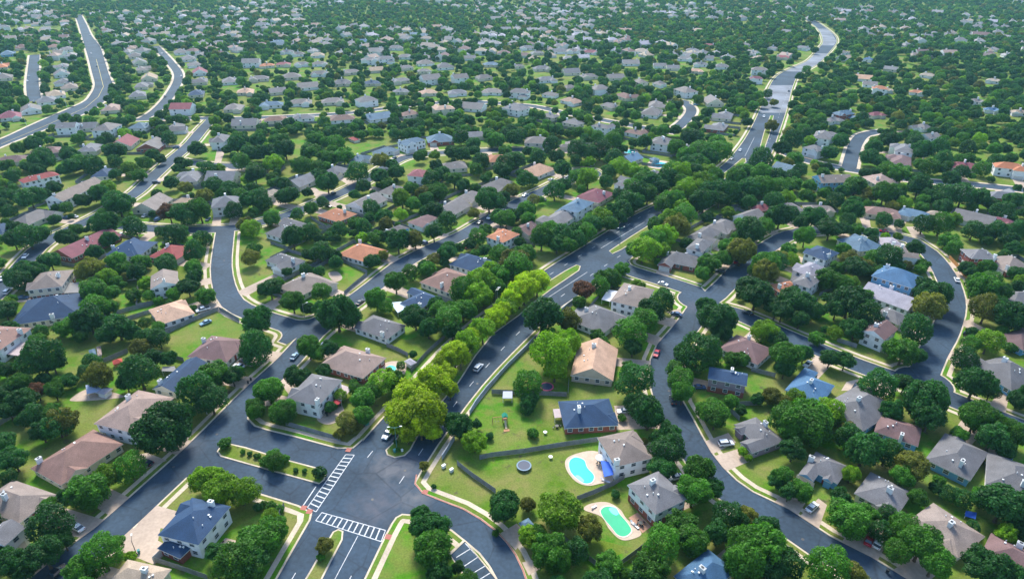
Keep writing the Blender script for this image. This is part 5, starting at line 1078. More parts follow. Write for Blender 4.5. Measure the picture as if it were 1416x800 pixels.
# ------------------------------------------------------------------ cars
_cm = {}
def car_meshes(kind):
    if kind in _cm: return _cm[kind]
    L_, W_ = {'sedan': (4.6, 1.82), 'suv': (4.8, 1.95), 'pickup': (5.6, 2.0)}[kind]; x = L_/2
    body = {'sedan': [(-x,.35),(-x,.85),(-x+.9,1.0),(x-1.3,.98),(x-.1,.75),(x,.35)],
            'suv': [(-x,.4),(-x,1.1),(-x+.15,1.15),(x-1.2,1.1),(x-.1,.9),(x,.4)],
            'pickup': [(-x,.5),(-x,1.1),(-x+.1,1.12),(x-1.2,1.12),(x-.1,.95),(x,.5)]}[kind]
    cab = {'sedan': [(-x+.55,.98),(-x+1.25,1.42),(x-2.0,1.44),(x-1.2,.98)], 'suv': [(-x+.05,1.1),(-x+.35,1.72),(x-1.95,1.74),(x-1.15,1.08)], 'pickup': [(-x+1.9,1.1),(-x+2.05,1.75),(x-2.0,1.76),(x-1.2,1.1)]}[kind]
    def ext(prof, w, m=0, b=None, taper=0):
        b = b or MB(); n = len(prof); mz = max(p[1] for p in prof)
        vs = [(p[0], -w+(taper if p[1] > mz-.1 else 0), p[1]) for p in prof]+[(p[0], w-(taper if p[1] > mz-.1 else 0), p[1]) for p in prof]
        fs = [(i, n+i, n+(i+1) % n, (i+1) % n) for i in range(n)]+[tuple(range(n)), tuple(range(2*n-1, n-1, -1))]
        return b.add(vs, fs, m)
    def done(b, nm, m, bev=.06):
        me = b.me(nm, m); bm = bmesh.new(); bm.from_mesh(me); bmesh.ops.recalc_face_normals(bm, faces=bm.faces)
        if bev: bmesh.ops.bevel(bm, geom=list(bm.edges), offset=bev, segments=1, affect='EDGES')
        bm.to_mesh(me); bm.free(); return me
    B_ = done(ext(body, W_/2), kind+'_body', mCAR, .09)
    gl = done(ext(cab, W_/2-.08, taper=.16), kind+'_glass', mGLASS, .04)
    rf = MB(); t0, t1 = cab[1], cab[2]
    rf.box(t0[0]+.05, -W_/2+.2, t0[1]-.01, t1[0]-.05, W_/2-.2, t0[1]+.05)
    roof = done(rf, kind+'_roof', mCAR, .03)
    wb = MB(); wb.tube((0,-.11,0), (0,.11,0), .34, n=12); wh = wb.me('wheel', mBLACK)
    rb = MB(); rb.tube((0,-.125,0), (0,.125,0), .2, n=8); rim = rb.me('rim', mMETAL)
    hl = MB().box(-.04, -.2, -.08, .04, .2, .08).me('lamp', mLAMPW); tl = MB().box(-.03, -.18, -.1, .03, .18, .1).me('lamp', mLAMPR)
    bed = MB().box(-x+.15, -W_/2+.18, 1.1, -x+1.8, W_/2-.18, 1.135).me('bed', mDARK) if kind == 'pickup' else None
    _cm[kind] = (B_, gl, roof, wh, rim, hl, tl, bed, L_, W_); return _cm[kind]
CC = dict(w=((.75,.76,.78), 'white'), k=((.02,.022,.03), 'black'), s=((.4,.42,.45), 'silver'), r=((.45,.02,.04), 'red'), b=((.04,.09,.2), 'dark blue'), u=((.2,.33,.45), 'pale blue'))
def car(px, py, kind='sedan', col='w', head=None):
    p = G(px, py, .8).xy; c, t, d = near_road(p)
    if head is not None: q = G(head[0], head[1], .8).xy; ang = math.atan2(q.y-p.y, q.x-p.x)
    elif d < .5:
        ang = math.atan2(t.y, t.x)
        side = (p-c).dot(Vector((-t.y, t.x)))
        if side > 0: ang += PI
    else: ang = math.atan2((p-c).y, (p-c).x)
    z = .01 if d < 0 else .135
    for h in HOUSES:            # stand clear of the house
        dv = p-h['cen']; x, y = dv.dot(h['ux']), dv.dot(h['vy']); ox = h['a']/2+2.2-abs(x); oy = h['b']/2+2.2-abs(y)
        if ox > 0 and oy > 0:
            if ox < oy: p = p+h['ux']*math.copysign(ox, x)
            else: p = p+h['vy']*math.copysign(oy, y)
    B_, gl, roof, wh, rim, hl, tl, bed, L_, W_ = car_meshes(kind)
    rgb, nm = CC[col]
    o = thing({'sedan': 'parked_car', 'suv': 'parked_suv', 'pickup': 'pickup_truck'}[kind], 'pickup' if kind == 'pickup' else 'car', '', (p.x, p.y, z), ang, 'cars on the streets and driveways')
    link('body', B_, o, color=rgb); link('windows', gl, o); link('roof', roof, o, color=rgb)
    for sx in (-1, 1):
        for sy in (-1, 1):
            w_ = link('wheel', wh, o, (sx*L_*.31, sy*(W_/2-.1), .34)); 
            if py > 330: link('rim', rim, w_)
    if py > 250:
        for sy in (-1, 1): link('headlight', hl, o, (L_/2-.03, sy*W_*.33, .7)); link('taillight', tl, o, (-L_/2+.0, sy*W_*.36, .8))
    if bed: link('load_bed', bed, o)
    CARS.append((o, px, py, f"{nm} {'pickup truck' if kind == 'pickup' else 'SUV' if kind == 'suv' else 'car'}"))
    return o
CL = {
'A': "672,262,sedan,k 355,560,sedan,w 255,775,pickup,k",
'B': "655,130,suv,w",
'C': "1080,175,suv,w 610,25,sedan,w 845,330,sedan,w",
'D': "357,468,sedan,w 622,618,sedan,r 665,632,suv,w 1265,240,sedan,u",
'E': "1100,485,sedan,w 1128,462,sedan,k 935,225,pickup,w 35,142,suv,w 8,82,sedan,w 105,170,sedan,b 947,285,sedan,u",
'F': "225,438,sedan,u 373,387,sedan,w 405,402,sedan,k 527,190,sedan,k 1072,490,suv,w",
'G': "790,105,sedan,w 800,148,suv,w 760,425,sedan,r 958,582,sedan,b 850,245,sedan,b 835,640,sedan,k 1180,238,sedan,k 1050,50,suv,k 1105,358,sedan,s",
'H': "1025,87,sedan,w 1085,345,suv,k 337,475,sedan,w 560,580,sedan,k",
'I': "115,578,sedan,w 308,402,sedan,b 342,397,sedan,w 685,382,sedan,w 728,410,suv,b 550,487,suv,w 1070,120,sedan,r 985,405,sedan,b 1205,120,suv,w",
'J': "400,290,sedan,k 215,392,sedan,b 1125,400,suv,w 1185,370,suv,w 380,348,sedan,k 820,517,suv,b 1010,537,sedan,r 1078,422,sedan,k",
'K': "345,220,suv,w 465,160,sedan,w 50,372,sedan,w 235,318,suv,k 1105,130,sedan,w 390,150,sedan,r",
'M': "420,245,sedan,w 445,305,sedan,k 125,372,sedan,w 130,350,sedan,s 745,245,sedan,w 415,160,sedan,w 835,350,sedan,w",
'P': "135,535,sedan,w 250,418,sedan,k 25,690,sedan,w",
}
for c, s in CL.items():
    for e in s.split():
        x, y, k, col = e.split(','); q = cp(c, float(x), float(y)); car(*q, k, col)
# ------------------------------------------------------------------ fences: posts and boarded panels
PANM = {}
def fence(pts, label, m=mFENCE, h=1.9, wd=2.4, name='garden_fence', cat='fence', solid_wall=False):
    L_ = g2(pts); tot = sum((b-a).length for a, b in zip(L_, L_[1:]))
    root = thing(name, cat, label, (L_[0].x, L_[0].y, .12), 0, 'garden fences' if cat == 'fence' else None)
    for a, b in zip(L_, L_[1:]):
        ln = (b-a).length; n = max(1, round(ln/wd)); step = ln/n; ang = math.atan2(b.y-a.y, b.x-a.x); t = (b-a)/ln
        key = (round(step, 1), h, m.name)
        if key not in PANM:
            q = MB(); nb = 8 if not solid_wall else 1; s_ = round(step, 1); 
            if solid_wall: q.box(.0, -.09, -.1, s_, .09, h); q.box(.0, -.13, h, s_, .13, h+.08)
            else:
                for j in range(nb): q.box(j*s_/nb+.012, -.012+.006*(j % 2), .04, (j+1)*s_/nb-.012, .012+.006*(j % 2), h-(.03 if j % 3 else 0))
                q.box(0, .02, .4, s_, .06, .5); q.box(0, .02, h-.4, s_, .06, h-.3)
            po = MB().box(-.06, -.06, -.1, .06, .06, h+.06)
            PANM[key] = (q.me('fence_panel', m), po.me('fence_post', m))
        pm, po = PANM[key]
        for i in range(n):
            p = a+t*step*i-L_[0]; o = link('panel', pm, root, (p.x, p.y, 0), ang, (step/round(step, 1), 1, 1))
            if not solid_wall: link('post', po, root, (p.x, p.y, 0), ang)
    return root
def cf(c, *xy): return [cp(c, xy[i], xy[i+1]) for i in range(0, len(xy), 2)]
fence(cf('C',-55,252,0,240,150,222,300,196,490,168), 'long blue-grey board fence between the playset lawn and the pool yard')
fence(cf('C',392,442,470,412,560,372,612,340), 'grey board fence between the two pool gardens')
fence(cf('C',330,622,400,680,480,742), 'grey board fence left of the olive tree below the green pool')
fence(cf('C',590,742,660,690,738,630), 'dark board fence below the green pool lawn')
fence(cf('B',975,278,1040,330,1152,408), 'dark slanting board fence ending beside the round dark tree')
fence(cf('F',1032,712,1060,665,1110,600,1210,490,1290,412,1335,365), 'pale grey wall along the avenue beside the playset lawn', mFENCE3, 1.8, 2.6, 'avenue_wall', 'wall', True)
fence(cf('B',905,252,935,205,962,160), 'short pale wall beside the avenue crossing', mFENCE3, 1.8, 2.6, 'avenue_wall', 'wall', True)
fence(cf('G',322,238,345,218,385,188), 'short pale wall beside the avenue under the rust-brown tree', mFENCE3, 1.8, 2.6, 'avenue_wall', 'wall', True)
fence(cf('G',0,615,170,620,345,628), 'blue-grey board fence behind the pink-rimmed trampoline')
fence(cf('G',355,560,350,632), 'wooden fence beside the beige gable house')
fence(cf('E',700,378,800,325,905,275,960,252,1010,232), 'long dark board fence along the top of the green lawn left of the bend')
fence(cf('E',1012,232,1060,258,1105,285), 'pale blue-grey fence at the street bend')
fence(cf('E',700,425,780,448,850,468), 'dark board fence along the left side of the green lawn')
fence(cf('E',480,472,540,448,592,425), 'dark board fence across the back gardens at left')
fence(cf('E',540,250,620,228,700,208), 'dark board fence behind the peach-roofed house')
fence(cf('B',186,95,300,128,437,168), 'pale blue fence along the rounded-patio house corner')
fence(cf('F',762,515,840,430,918,360), 'grey board fence between the bare yard and the avenue')
fence(cf('F',650,400,700,420,748,445), 'dark board fence between the bare yard and the umbrella patio')
fence(cf('F',455,160,500,120,560,72), 'dark board fence beside the fenced yard with a round patio')
fence(cf('F',440,5,560,62), 'dark board fence along the top of the fenced yard')
fence(cf('J',320,645,410,595), 'board fence above the round-patio house')
fence(cf('J',300,408,330,430,400,470), 'board fence beside the terracotta-roofed corner house')
fence(cf('L',985,592,1030,640,1078,706), 'bright orange cedar fence beside the loop street', mFENCE2)
fence(cf('G',1130,672,1240,667), 'blue-grey fence right of the bright lawn trees')
fence(cf('H',75,512,185,540), 'dark fence right of the mauve-brown roof')
fence(cf('A',1312,472,1275,545), 'grey fence at the corner by the crossing')
fence(cf('A',712,722,830,760,960,805), 'brown board fence below the navy-roofed corner house')
fence(cf('H',470,375,560,405), 'slatted brown fence beside the street below the loop')
fence(cf('K',690,160,760,170,830,165), 'dark fence around the lawn by the turquoise pools')
fence(cf('G',1090,690,1140,740), 'dark fence beside the grey roof at right')
fence(cf('C',740,0,745,110), 'low wooden fence beside the curving street')
fence(cf('A',0,95,60,60,130,30), 'dark fence in the back gardens at the left edge')
# ------------------------------------------------------------------ pools
def blob(pts, n=6):
    P = [Vector(p) for p in pts]; out = []; m = len(P)
    for i in range(m):
        p0, p1, p2, p3 = P[i-1], P[i], P[(i+1) % m], P[(i+2) % m]
        for k in range(n):
            t = k/n; out.append(.5*((2*p1)+(p2-p0)*t+(2*p0-5*p1+4*p2-p3)*t*t+(3*p1-p0-3*p2+p3)*t**3))
    return out
def water_nodes(m, t, b, c, geo):
    n = t.nodes.new('ShaderNodeTexNoise'); n.inputs['Scale'].default_value = 1.6; bp = t.nodes.new('ShaderNodeBump'); bp.inputs['Strength'].default_value = .12
    t.links.new(geo.outputs['Position'], n.inputs['Vector']); t.links.new(n.outputs[0], bp.inputs['Height']); t.links.new(bp.outputs[0], b.inputs['Normal'])
mDECK = mat('pool_deck_stone', (.52,.4,.31), .85, n1=(.6,.88,1.1), n2=(4,.9,1.08))
def pool(deck, water, col, label, steps=None):
    D = blob(g2(deck)); W_ = blob(g2(water)); c = sum(W_, Vector((0,0)))/len(W_)
    root = thing('swimming_pool', 'pool', label, (c.x, c.y, .12))
    l = lambda P, k=1: [((p-c)*k) for p in P]
    dk = MB(); a = l(D); n = len(a)
    dk.prism([(p.x, p.y) for p in a], -.05, .08); link('deck', dk.me('pool_deck', mDECK), root)
    cpg = MB(); outer = l(W_, 1.08); inner = l(W_)
    n = len(inner); cpg.add([(p.x, p.y, .15) for p in outer]+[(p.x, p.y, .15) for p in inner]+[(p.x, p.y, .08) for p in outer]+[(p.x, p.y, .06) for p in inner],
        [(i, (i+1) % n, n+(i+1) % n, n+i) for i in range(n)]+[(2*n+i, 2*n+(i+1) % n, (i+1) % n, i) for i in range(n)]+[(n+i, n+(i+1) % n, 3*n+(i+1) % n, 3*n+i) for i in range(n)])
    link('coping', cpg.me('coping', mat('coping_stone', (.62,.56,.48), .8)), root)
    wm = mat('pool_water_'+label.split()[0], col, .06, spec=.6, build=water_nodes, n1=(.25,.9,1.1))
    wb = MB(); wb.add([(p.x, p.y, .1) for p in inner], [tuple(range(n))]); wme = wb.me('water', wm); link('water', wme, root)
    for j, s in enumerate(steps or []):
        P = blob(g2(s)); sb = MB(); q = [(p-c) for p in P]; sb.prism([(p.x, p.y) for p in q], .07, .115+.01*j); link('step', sb.me('pool_step', mat('pool_step', tuple(min(1, v*1.6+.05) for v in col), .4)), root)
    return root
pool(cf('C',340,255,380,228,470,212,555,250,560,345,500,362,440,372,385,350,345,300), cf('C',358,262,385,242,425,255,440,290,470,325,462,355,430,362,395,342,362,305), (.02,.5,.62), 'turquoise kidney pool on a peach stone deck beside a blue awning', [cf('C',385,330,400,325,425,348,415,356)])
pool(cf('C',425,482,455,455,530,448,590,480,622,525,690,590,640,620,590,618,540,570,505,515), cf('C',502,490,525,470,570,475,590,505,625,545,642,580,615,605,580,598,548,560,518,525), (.03,.42,.2), 'green kidney pool on a pale peach deck', [cf('C',540,478,565,472,585,495,575,508,555,500)])
pool(cf('K',600,95,640,82,672,95,668,110,610,112), cf('K',610,98,640,90,660,98,655,106,615,107), (.03,.45,.42), 'small turquoise pool behind the brown-roofed house at upper centre right')
pool(cf('K',720,150,760,140,830,150,835,172,780,180,725,172), cf('K',735,156,765,148,815,156,815,168,775,173,740,168), (.04,.5,.45), 'turquoise pool behind the grey two-storey house near the upper avenue')
pool(cf('F',640,490,665,478,720,470,735,500,700,520,650,520), cf('F',645,498,665,485,690,492,688,508,660,512), (.03,.2,.13), 'small dark green spa pool on the umbrella patio')
# ------------------------------------------------------------------ patios, with furniture
def patio(pts, label, m=mDRIVE):
    P = g2(pts); P = blob(P, 4) if len(P) > 4 else P; b = MB(); c = sum(P, Vector((0,0)))/len(P); b.prism([(p.x-c.x, p.y-c.y) for p in P], -.02, .06)
    return thing('patio', 'patio', label, (c.x, c.y, .12), me=b.me('patio_slab', m))
patio(cf('B',330,70,380,90,440,65,452,20,420,-10,340,30), 'rounded pale patio behind the grey-roofed two-storey corner house')
patio(cf('F',590,530,650,470,735,475,720,540,620,560), 'pale patio behind the rosy-roofed brick house')
patio(cf('F',380,60,420,52,445,80,425,98,400,95), 'round peach patio behind the taupe-roofed house')
patio(cf('C',630,520,672,495,735,560,695,590), 'terracotta patio beside the green pool', mat('terracotta_paving', (.4,.22,.15), .85, n1=(1,.85,1.15)))
patio(cf('C',570,60,640,65,640,0,565,5), 'pale driveway pad beside the brick house above the pools')
patio(cf('A',1000,655,1060,680,1090,625,1040,612), 'small pale patio behind the navy-roofed corner house')
patio(cf('E',330,635,420,590,560,620,545,635,350,650), 'cluttered pale patio in the back garden at left')
def table_set(c, x, y, lab_, n=4, umb=None):
    p = G(*cp(c, x, y), .5).xy; o = thing('garden_table', 'table', lab_, (p.x, p.y, .19))
    b = MB(); b.tube((0,0,.7), (0,0,.76), .62, n=14); link('tabletop', b.me('tabletop', mDARK), o)
    b = MB(); b.tube((0,0,0), (0,0,.7), .05, n=6); b.tube((0,0,0), (0,0,.04), .3, n=8); link('leg', b.me('table_leg', mDARK), o)
    for k in range(n):
        a = 2*PI*k/n+.4; q = thing('garden_chair', 'chair', '', (p.x+1.15*math.cos(a), p.y+1.15*math.sin(a), .19), a+PI/2, 'garden chairs')
        link('seat', _cs()[0], q); link('backrest', _cs()[1], q)
        for sx in (-.22, .22):
            for sy in (-.2, .2): link('leg', _cs()[2], q, (sx, sy, 0))
        GCH.append((q, *cp(c, x, y)[:1], cp(c, x, y)[1], 'dark garden chair'))
        GCH[-1] = (q, cp(c, x, y)[0]+math.cos(a)*3, cp(c, x, y)[1], 'dark garden chair')
    if umb:
        u = thing('garden_umbrella', 'umbrella', umb[1], (p.x, p.y, .19)); b = MB(); n_ = 8
        vs = [(0,0,2.6)]+[(1.5*math.cos(2*PI*i/n_), 1.5*math.sin(2*PI*i/n_), 2.1) for i in range(n_)]+[(1.5*math.cos(2*PI*i/n_), 1.5*math.sin(2*PI*i/n_), 1.95) for i in range(n_)]
        b.add(vs, [(0, 1+i, 1+(i+1) % n_) for i in range(n_)]+[(1+i, 9+i, 9+(i+1) % n_, 1+(i+1) % n_) for i in range(n_)])
        link('canopy', b.me('umbrella_canopy', umb[0]), u); b = MB(); b.tube((0,0,0), (0,0,2.6), .03, n=6); link('pole', b.me('umbrella_pole', mMETAL), u)
GCH = []; _q = []
def _cs():
    if not _q:
        _q.append(MB().box(-.25,-.25,.4,.25,.25,.46).me('chair_seat', mDARK)); _q.append(MB().box(-.25,.2,.46,.25,.25,.95).me('chair_back', mDARK)); _q.append(MB().box(-.02,-.02,0,.02,.02,.4).me('chair_leg', mDARK))
    return _q
mUR = mat('red_canvas', (.45,.04,.05), .8); mUB = mat('blue_canvas', (.03,.12,.55), .7, n1=(.8,.9,1.1)); mUW = mat('white_canvas', (.7,.7,.72), .7)
table_set('B', 372, 38, 'dark round table on the rounded patio')
table_set('B', 420, 5, 'dark round table beside the pink porch roof', 3, (mUR, 'red umbrella over the table beside the pink porch roof'))
table_set('F', 700, 515, 'dark round table on the umbrella patio', 3)
table_set('C', 685, 545, 'dark round table on the terracotta patio', 4)
table_set('C', 500, 262, 'dark round table beside the blue awning', 2, (mUW, 'white umbrella beside the blue awning'))
table_set('A', 1040, 640, 'dark table on the small patio of the navy-roofed house', 3)
table_set('G', 300, 765, 'dark table on the porch left of the navy-roofed brick house', 2)
LABELME.append(GCH)
def awning(name, cat, pts, z0, z1, m, label, posts=True):
    "sloped roof sheet on posts; pts: four corners in the photograph at their heights, first two high"
    P = [G(*q, z) for q, z in zip(pts, (z1, z1, z0, z0))]; c = sum((p.xy for p in P), Vector((0,0)))/4
    o = thing(name, cat, label, (c.x, c.y, .12)); b = MB()
    t = [(p.x-c.x, p.y-c.y, p.z) for p in P]; n = [(x, y, z-.12) for x, y, z in t]
    b.add(t+n, [(0,1,2,3),(7,6,5,4),(0,4,5,1),(1,5,6,2),(2,6,7,3),(3,7,4,0)]); link('canopy', b.me(name+'_sheet', m), o)
    if posts:
        for x, y, z in t: 
            b = MB(); b.tube((x*.92,y*.92,-.05),(x*.92,y*.92,z-.1), .07, n=6); link('post', b.me('awning_post', mFASC), o)
mPR = mat('pink_porch_roof', (.42,.33,.33), .7, n1=(1,.9,1.1)); mGR = mat('grey_porch_roof', (.2,.19,.19), .7, n1=(1,.9,1.1))
awning('awning', 'awning', cf('C',502,255,548,262,562,320,518,330), 2.3, 2.7, mUB, 'bright blue awning beside the turquoise pool')
awning('porch_roof', 'porch', cf('F',435,570,490,588,438,648,392,628), 2.5, 3.0, mPR, 'pinkish porch roof behind the grey-roofed two-storey corner house')
awning('porch_roof', 'porch', cf('E',300,105,372,100,365,148,290,152), 2.4, 3.0, mGR, 'grey porch roof beside the brick-based house at left')
awning('porch_roof', 'porch', cf('E',60,375,118,378,88,440,25,432), 2.4, 3.0, mPR, 'mauve porch roof below the brown-roofed house at the left edge')
awning('porch_roof', 'porch', cf('G',282,685,328,682,332,722,290,726), 2.3, 2.6, mPR, 'pinkish porch roof left of the navy-roofed brick house')
awning('patio_cover', 'porch', cf('G',535,135,588,142,545,190,505,180), 2.5, 2.8, mUW, 'flat white patio cover beside the avenue side street')
awning('patio_cover', 'porch', cf('G',362,252,398,215,440,215,400,262), 2.4, 2.9, mGR, 'grey patio cover left of the long grey-roofed house')
awning('patio_cover', 'porch', cf('E',750,490,805,488,815,512,745,510), 2.3, 2.4, mGR, 'grey flat patio cover behind the half-hidden navy roof')
awning('patio_cover', 'porch', cf('F',665,195,715,190,755,212,700,242), 2.3, 2.6, mat('pale_blue_sheet', (.4,.5,.62), .6), 'pale blue patio cover beside the navy roof')
awning('patio_cover', 'porch', cf('F',845,200,880,195,890,215,850,228), 2.2, 2.4, mUW, 'small white canopy right of the navy roof')
awning('gazebo_roof', 'gazebo', cf('B',1212,602-360+140,1212,602-360+140,1212,382,1212,382), 1, 1, mUB, 'x') if False else None
awning('picnic_shelter', 'shelter', cf('G',52,603,95,603,95,635,50,635), 2.0, 2.3, mat('pale_lilac_sheet', (.4,.42,.55), .7), 'small pale shelter by the fence of the playset lawn')
awning('garden_gazebo', 'gazebo', cf('E',395,575,440,572,480,600,400,615), 2.2, 2.6, mat('pale_blue_tarp', (.35,.42,.58), .7), 'pale blue gazebo roof on the cluttered patio')
awning('blue_tarp', 'tarp', cf('D',1065,485,1115,495,1110,525,1060,510), .9, 1.2, mUB, 'blue tarp behind the taupe hip roof at bottom right')
# sheds
SHEDS = [('E',(470,68),(478,88),(520,72),'gray','w','small white shed with a grey hip roof beside the olive tree'),('E',(568,60),(573,80),(632,76),'gray','w','white shed with a pale grey roof between the tree and the white house'),
 ('E',(405,415),(415,440),(445,432),'slate','w','tiny blue-grey shed in the back gardens at left'),('E',(440,400),(450,440),(470,435),'rosy','t','tiny tan shed beside the blue-grey one'),('E',(455,600),(480,620),(508,590),'pale','w','pale shed beside the cluttered patio'),
 ('F',(735,462),(760,485),(785,468),'pale','w','small white shed by the grey fence and the avenue'),('J',(490,35),(500,50),(522,42),'red','c','small dark red shed on the open yard at upper left'),('C',(130,540),(150,575),(190,545),'slate','g','small teal-grey shed beside the short driveways'),
 ('K',(735,130),(745,142),(770,135),'slate','g','small dark shed near the turquoise pool by the avenue')]
for c, l, k, r, rf, wl, lb in SHEDS:
    h = H3(c, l, k, r, 1, rf, wl, 'h', lb, False, eave=2.0, name='garden_shed', drive=False, pitch=.45); h['category'] = 'shed'
    if c == 'C': h['label'] = lb
# ------------------------------------------------------------------ trampolines
def trampoline(px, py, r, pad, lb):
    p = G(px, py, .8).xy; o = thing('trampoline', 'trampoline', lb, (p.x, p.y, .12)); n = 28
    b = MB(); b.tube((0,0,.8),(0,0,.83), r*.82, n=n); link('jumping_mat', b.me('jumping_mat', mat('trampoline_mat', (.03,.045,.09), .6)), o)
    b = MB(); I = [(r*.82*math.cos(2*PI*i/n), r*.82*math.sin(2*PI*i/n)) for i in range(n)]; O = [(r*math.cos(2*PI*i/n), r*math.sin(2*PI*i/n)) for i in range(n)]
    vs = [(*q, .87) for q in I]+[(*q, .87) for q in O]+[(*q, .76) for q in I]+[(*q, .74) for q in O]
    b.add(vs, [(i, n+i, n+(i+1)%n, (i+1)%n) for i in range(n)]+[(n+i, 3*n+i, 3*n+(i+1)%n, n+(i+1)%n) for i in range(n)]+[(i, (i+1)%n, 2*n+(i+1)%n, 2*n+i) for i in range(n)])
    link('safety_pad', b.me('safety_pad', pad), o)
    for k in range(4):
        a = k*PI/2+.4; b = MB(); 
        for s in (-.18, .18): b.tube((r*.95*math.cos(a+s), r*.95*math.sin(a+s), 0), (r*.95*math.cos(a+s), r*.95*math.sin(a+s), .78), .03, n=6)
        b.tube((r*.95*math.cos(a-.18), r*.95*math.sin(a-.18), .03), (r*.95*math.cos(a+.18), r*.95*math.sin(a+.18), .03), .03, n=6); link('leg', b.me('trampoline_leg', mMETAL), o)
trampoline(724.5, 643.5, 2.15, mat('blue_grey_pad', (.12,.2,.28), .6), 'round dark trampoline with blue-grey rim in the pool yard')
trampoline(756, 534.5, 2.4, mat('pink_pad', (.5,.07,.14), .6), 'round trampoline with a pink rim under the bright green tree')
# ------------------------------------------------------------------ playset: tower, swing beam, slide
p = G(698, 580, 1).xy; o = thing('playset', 'playset', 'wooden playset with green roof, swing beam and slide on the lawn', (p.x, p.y, .12), .15)
mWOOD = mat('cedar_timber', (.4,.2,.1), .8, n2=(5,.8,1.2)); mGRN = mat('green_plastic', (.02,.22,.14), .5)
b = MB()
for x in (-.7,.7):
    for y in (-.7,.7): b.box(x-.06,y-.06,-.1,x+.06,y+.06,2.6)
link('tower_frame', b.me('tower_frame', mWOOD), o); link('deck', MB().box(-.75,-.75,1.3,.75,.75,1.4).me('play_deck', mWOOD), o)
b = MB(); b.add([(-.9,-.9,2.5),(.9,-.9,2.5),(.9,.9,2.5),(-.9,.9,2.5),(0,-.9,3.2),(0,.9,3.2)], [(1,2,5,4),(3,0,4,5),(0,1,4),(2,3,5),(3,2,1,0)]); link('canopy', b.me('play_canopy', mGRN), o)
b = MB(); b.box(-3.9,-.06,2.2,-.75,.06,2.34)
for y in (-.8,.8): b.tube((-3.8,0,2.25),(-3.9,y,0),.06,n=6)
link('swing_beam', b.me('swing_beam', mWOOD), o)
for x in (-3,-2):
    b = MB(); b.box(x-.22,-.1,.5,x+.22,.1,.54); b.tube((x-.2,0,.54),(x-.2,0,2.2),.012,n=4); b.tube((x+.2,0,.54),(x+.2,0,2.2),.012,n=4); link('swing', b.me('swing', mDARK), o)
b = MB(); b.add([(-.3,-.75,1.4),(.3,-.75,1.4),(.3,-2.9,.35),(-.3,-2.9,.35),(.3,-3.5,.25),(-.3,-3.5,.25)]+[(-.3,-.75,1.34),(.3,-.75,1.34),(.3,-2.9,.29),(-.3,-2.9,.29),(.3,-3.5,.19),(-.3,-3.5,.19)], [(3,2,1,0),(5,4,2,3),(6,7,8,9),(9,8,10,11),(0,1,7,6),(1,2,8,7),(2,4,10,8),(4,5,11,10),(5,3,9,11),(3,0,6,9)])
link('slide', b.me('slide', mat('tan_plastic', (.5,.38,.22), .5)), o)
b = MB(); b.box(-.9,-4.6,0,.9,-3.6,.12); link('sand_box', b.me('sand_box', mWOOD), o)
# orange slide at left and red play roof
p = G(*cp('A', 12, 155), 1).xy; o = thing('garden_slide', 'slide', 'bright orange plastic slide at the left edge', (p.x, p.y, .12), .5)
b = MB(); b.box(-1.6,-.35,0,1.6,.35,.1,M=Matrix.Translation((0,0,.9)) @ Matrix.Rotation(.4,4,'Y')); link('chute', b.me('chute', mat('orange_plastic', (.75,.3,.02), .4)), o); b = MB()
for y in (-.35,.35): b.tube((-1.4,y,0),(-1.4,y,1.5),.05,n=6)
link('ladder', b.me('ladder', mMETAL), o)
p = G(*cp('E', 545, 475), 1).xy; o = thing('play_house', 'playhouse', 'small orange playhouse with a red roof in the back garden', (p.x, p.y, .12), .6)
link('wall', MB().box(-1.2,-1.2,0,1.2,1.2,1.8).me('playhouse_wall', mat('orange_paint', (.6,.3,.12), .6)), o); b = MB(); roof_piece(b,-1.5,-1.5,1.5,1.5,1.85,.7,'h'); link('roof', b.me('playhouse_roof', mat('red_paint', (.45,.06,.04), .6)), o)
# tyre-like stepping ornaments in the yards
for c, x, y, lb in (('C',271,246,'white ring ornament right of the dark trampoline'),('C',246,132,'white bird bath on the lawn right of the round shrub')):
    p = G(*cp(c, x, y)).xy; o = thing('bird_bath', 'bird bath', lb, (p.x, p.y, .12)); b = MB(); b.tube((0,0,0),(0,0,.6),.18,.12,n=10); link('pedestal', b.me('pedestal', mCHIM), o)
    b = MB(); b.tube((0,0,.6),(0,0,.75),.3,.62,n=16); link('bowl', b.me('bowl', mCHIM), o)
# bins and utility boxes
def bin_(c, x, y, lb, col=(.02,.025,.03)):
    p = G(*cp(c, x, y), .5).xy; o = thing('wheelie_bin', 'bin', lb, (p.x, p.y, .14), .6); m = mat('bin_'+str(col), col, .5)
    b = MB(); b.add([(-.24,-.26,.08),(.24,-.26,.08),(.24,.26,.08),(-.24,.26,.08),(-.3,-.34,1.0),(.3,-.34,1.0),(.3,.34,1.0),(-.3,.34,1.0)], [(3,2,1,0),(0,1,5,4),(1,2,6,5),(2,3,7,6),(3,0,4,7),(4,5,6,7)]); link('body', b.me('bin_body', m), o)
    link('lid', MB().box(-.32,-.37,1.0,.32,.37,1.07).me('bin_lid', m), o); b = MB(); b.tube((-.3,.3,.1),(.3,.3,.1),.1,n=8); link('wheel', b.me('bin_wheels', mBLACK), o)
bin_('E',1143,562,'black wheelie bin on the kerb below the mauve-roofed house, left one'); bin_('E',1156,548,'black wheelie bin on the kerb below the mauve-roofed house, right one'); bin_('D',705,765,'black wheelie bin beside the street at bottom right')
bin_('A',640,675,'teal bin at the end of the pale driveway', (.03,.2,.2)); bin_('H',298,545,'dark bin beside the parked white car')
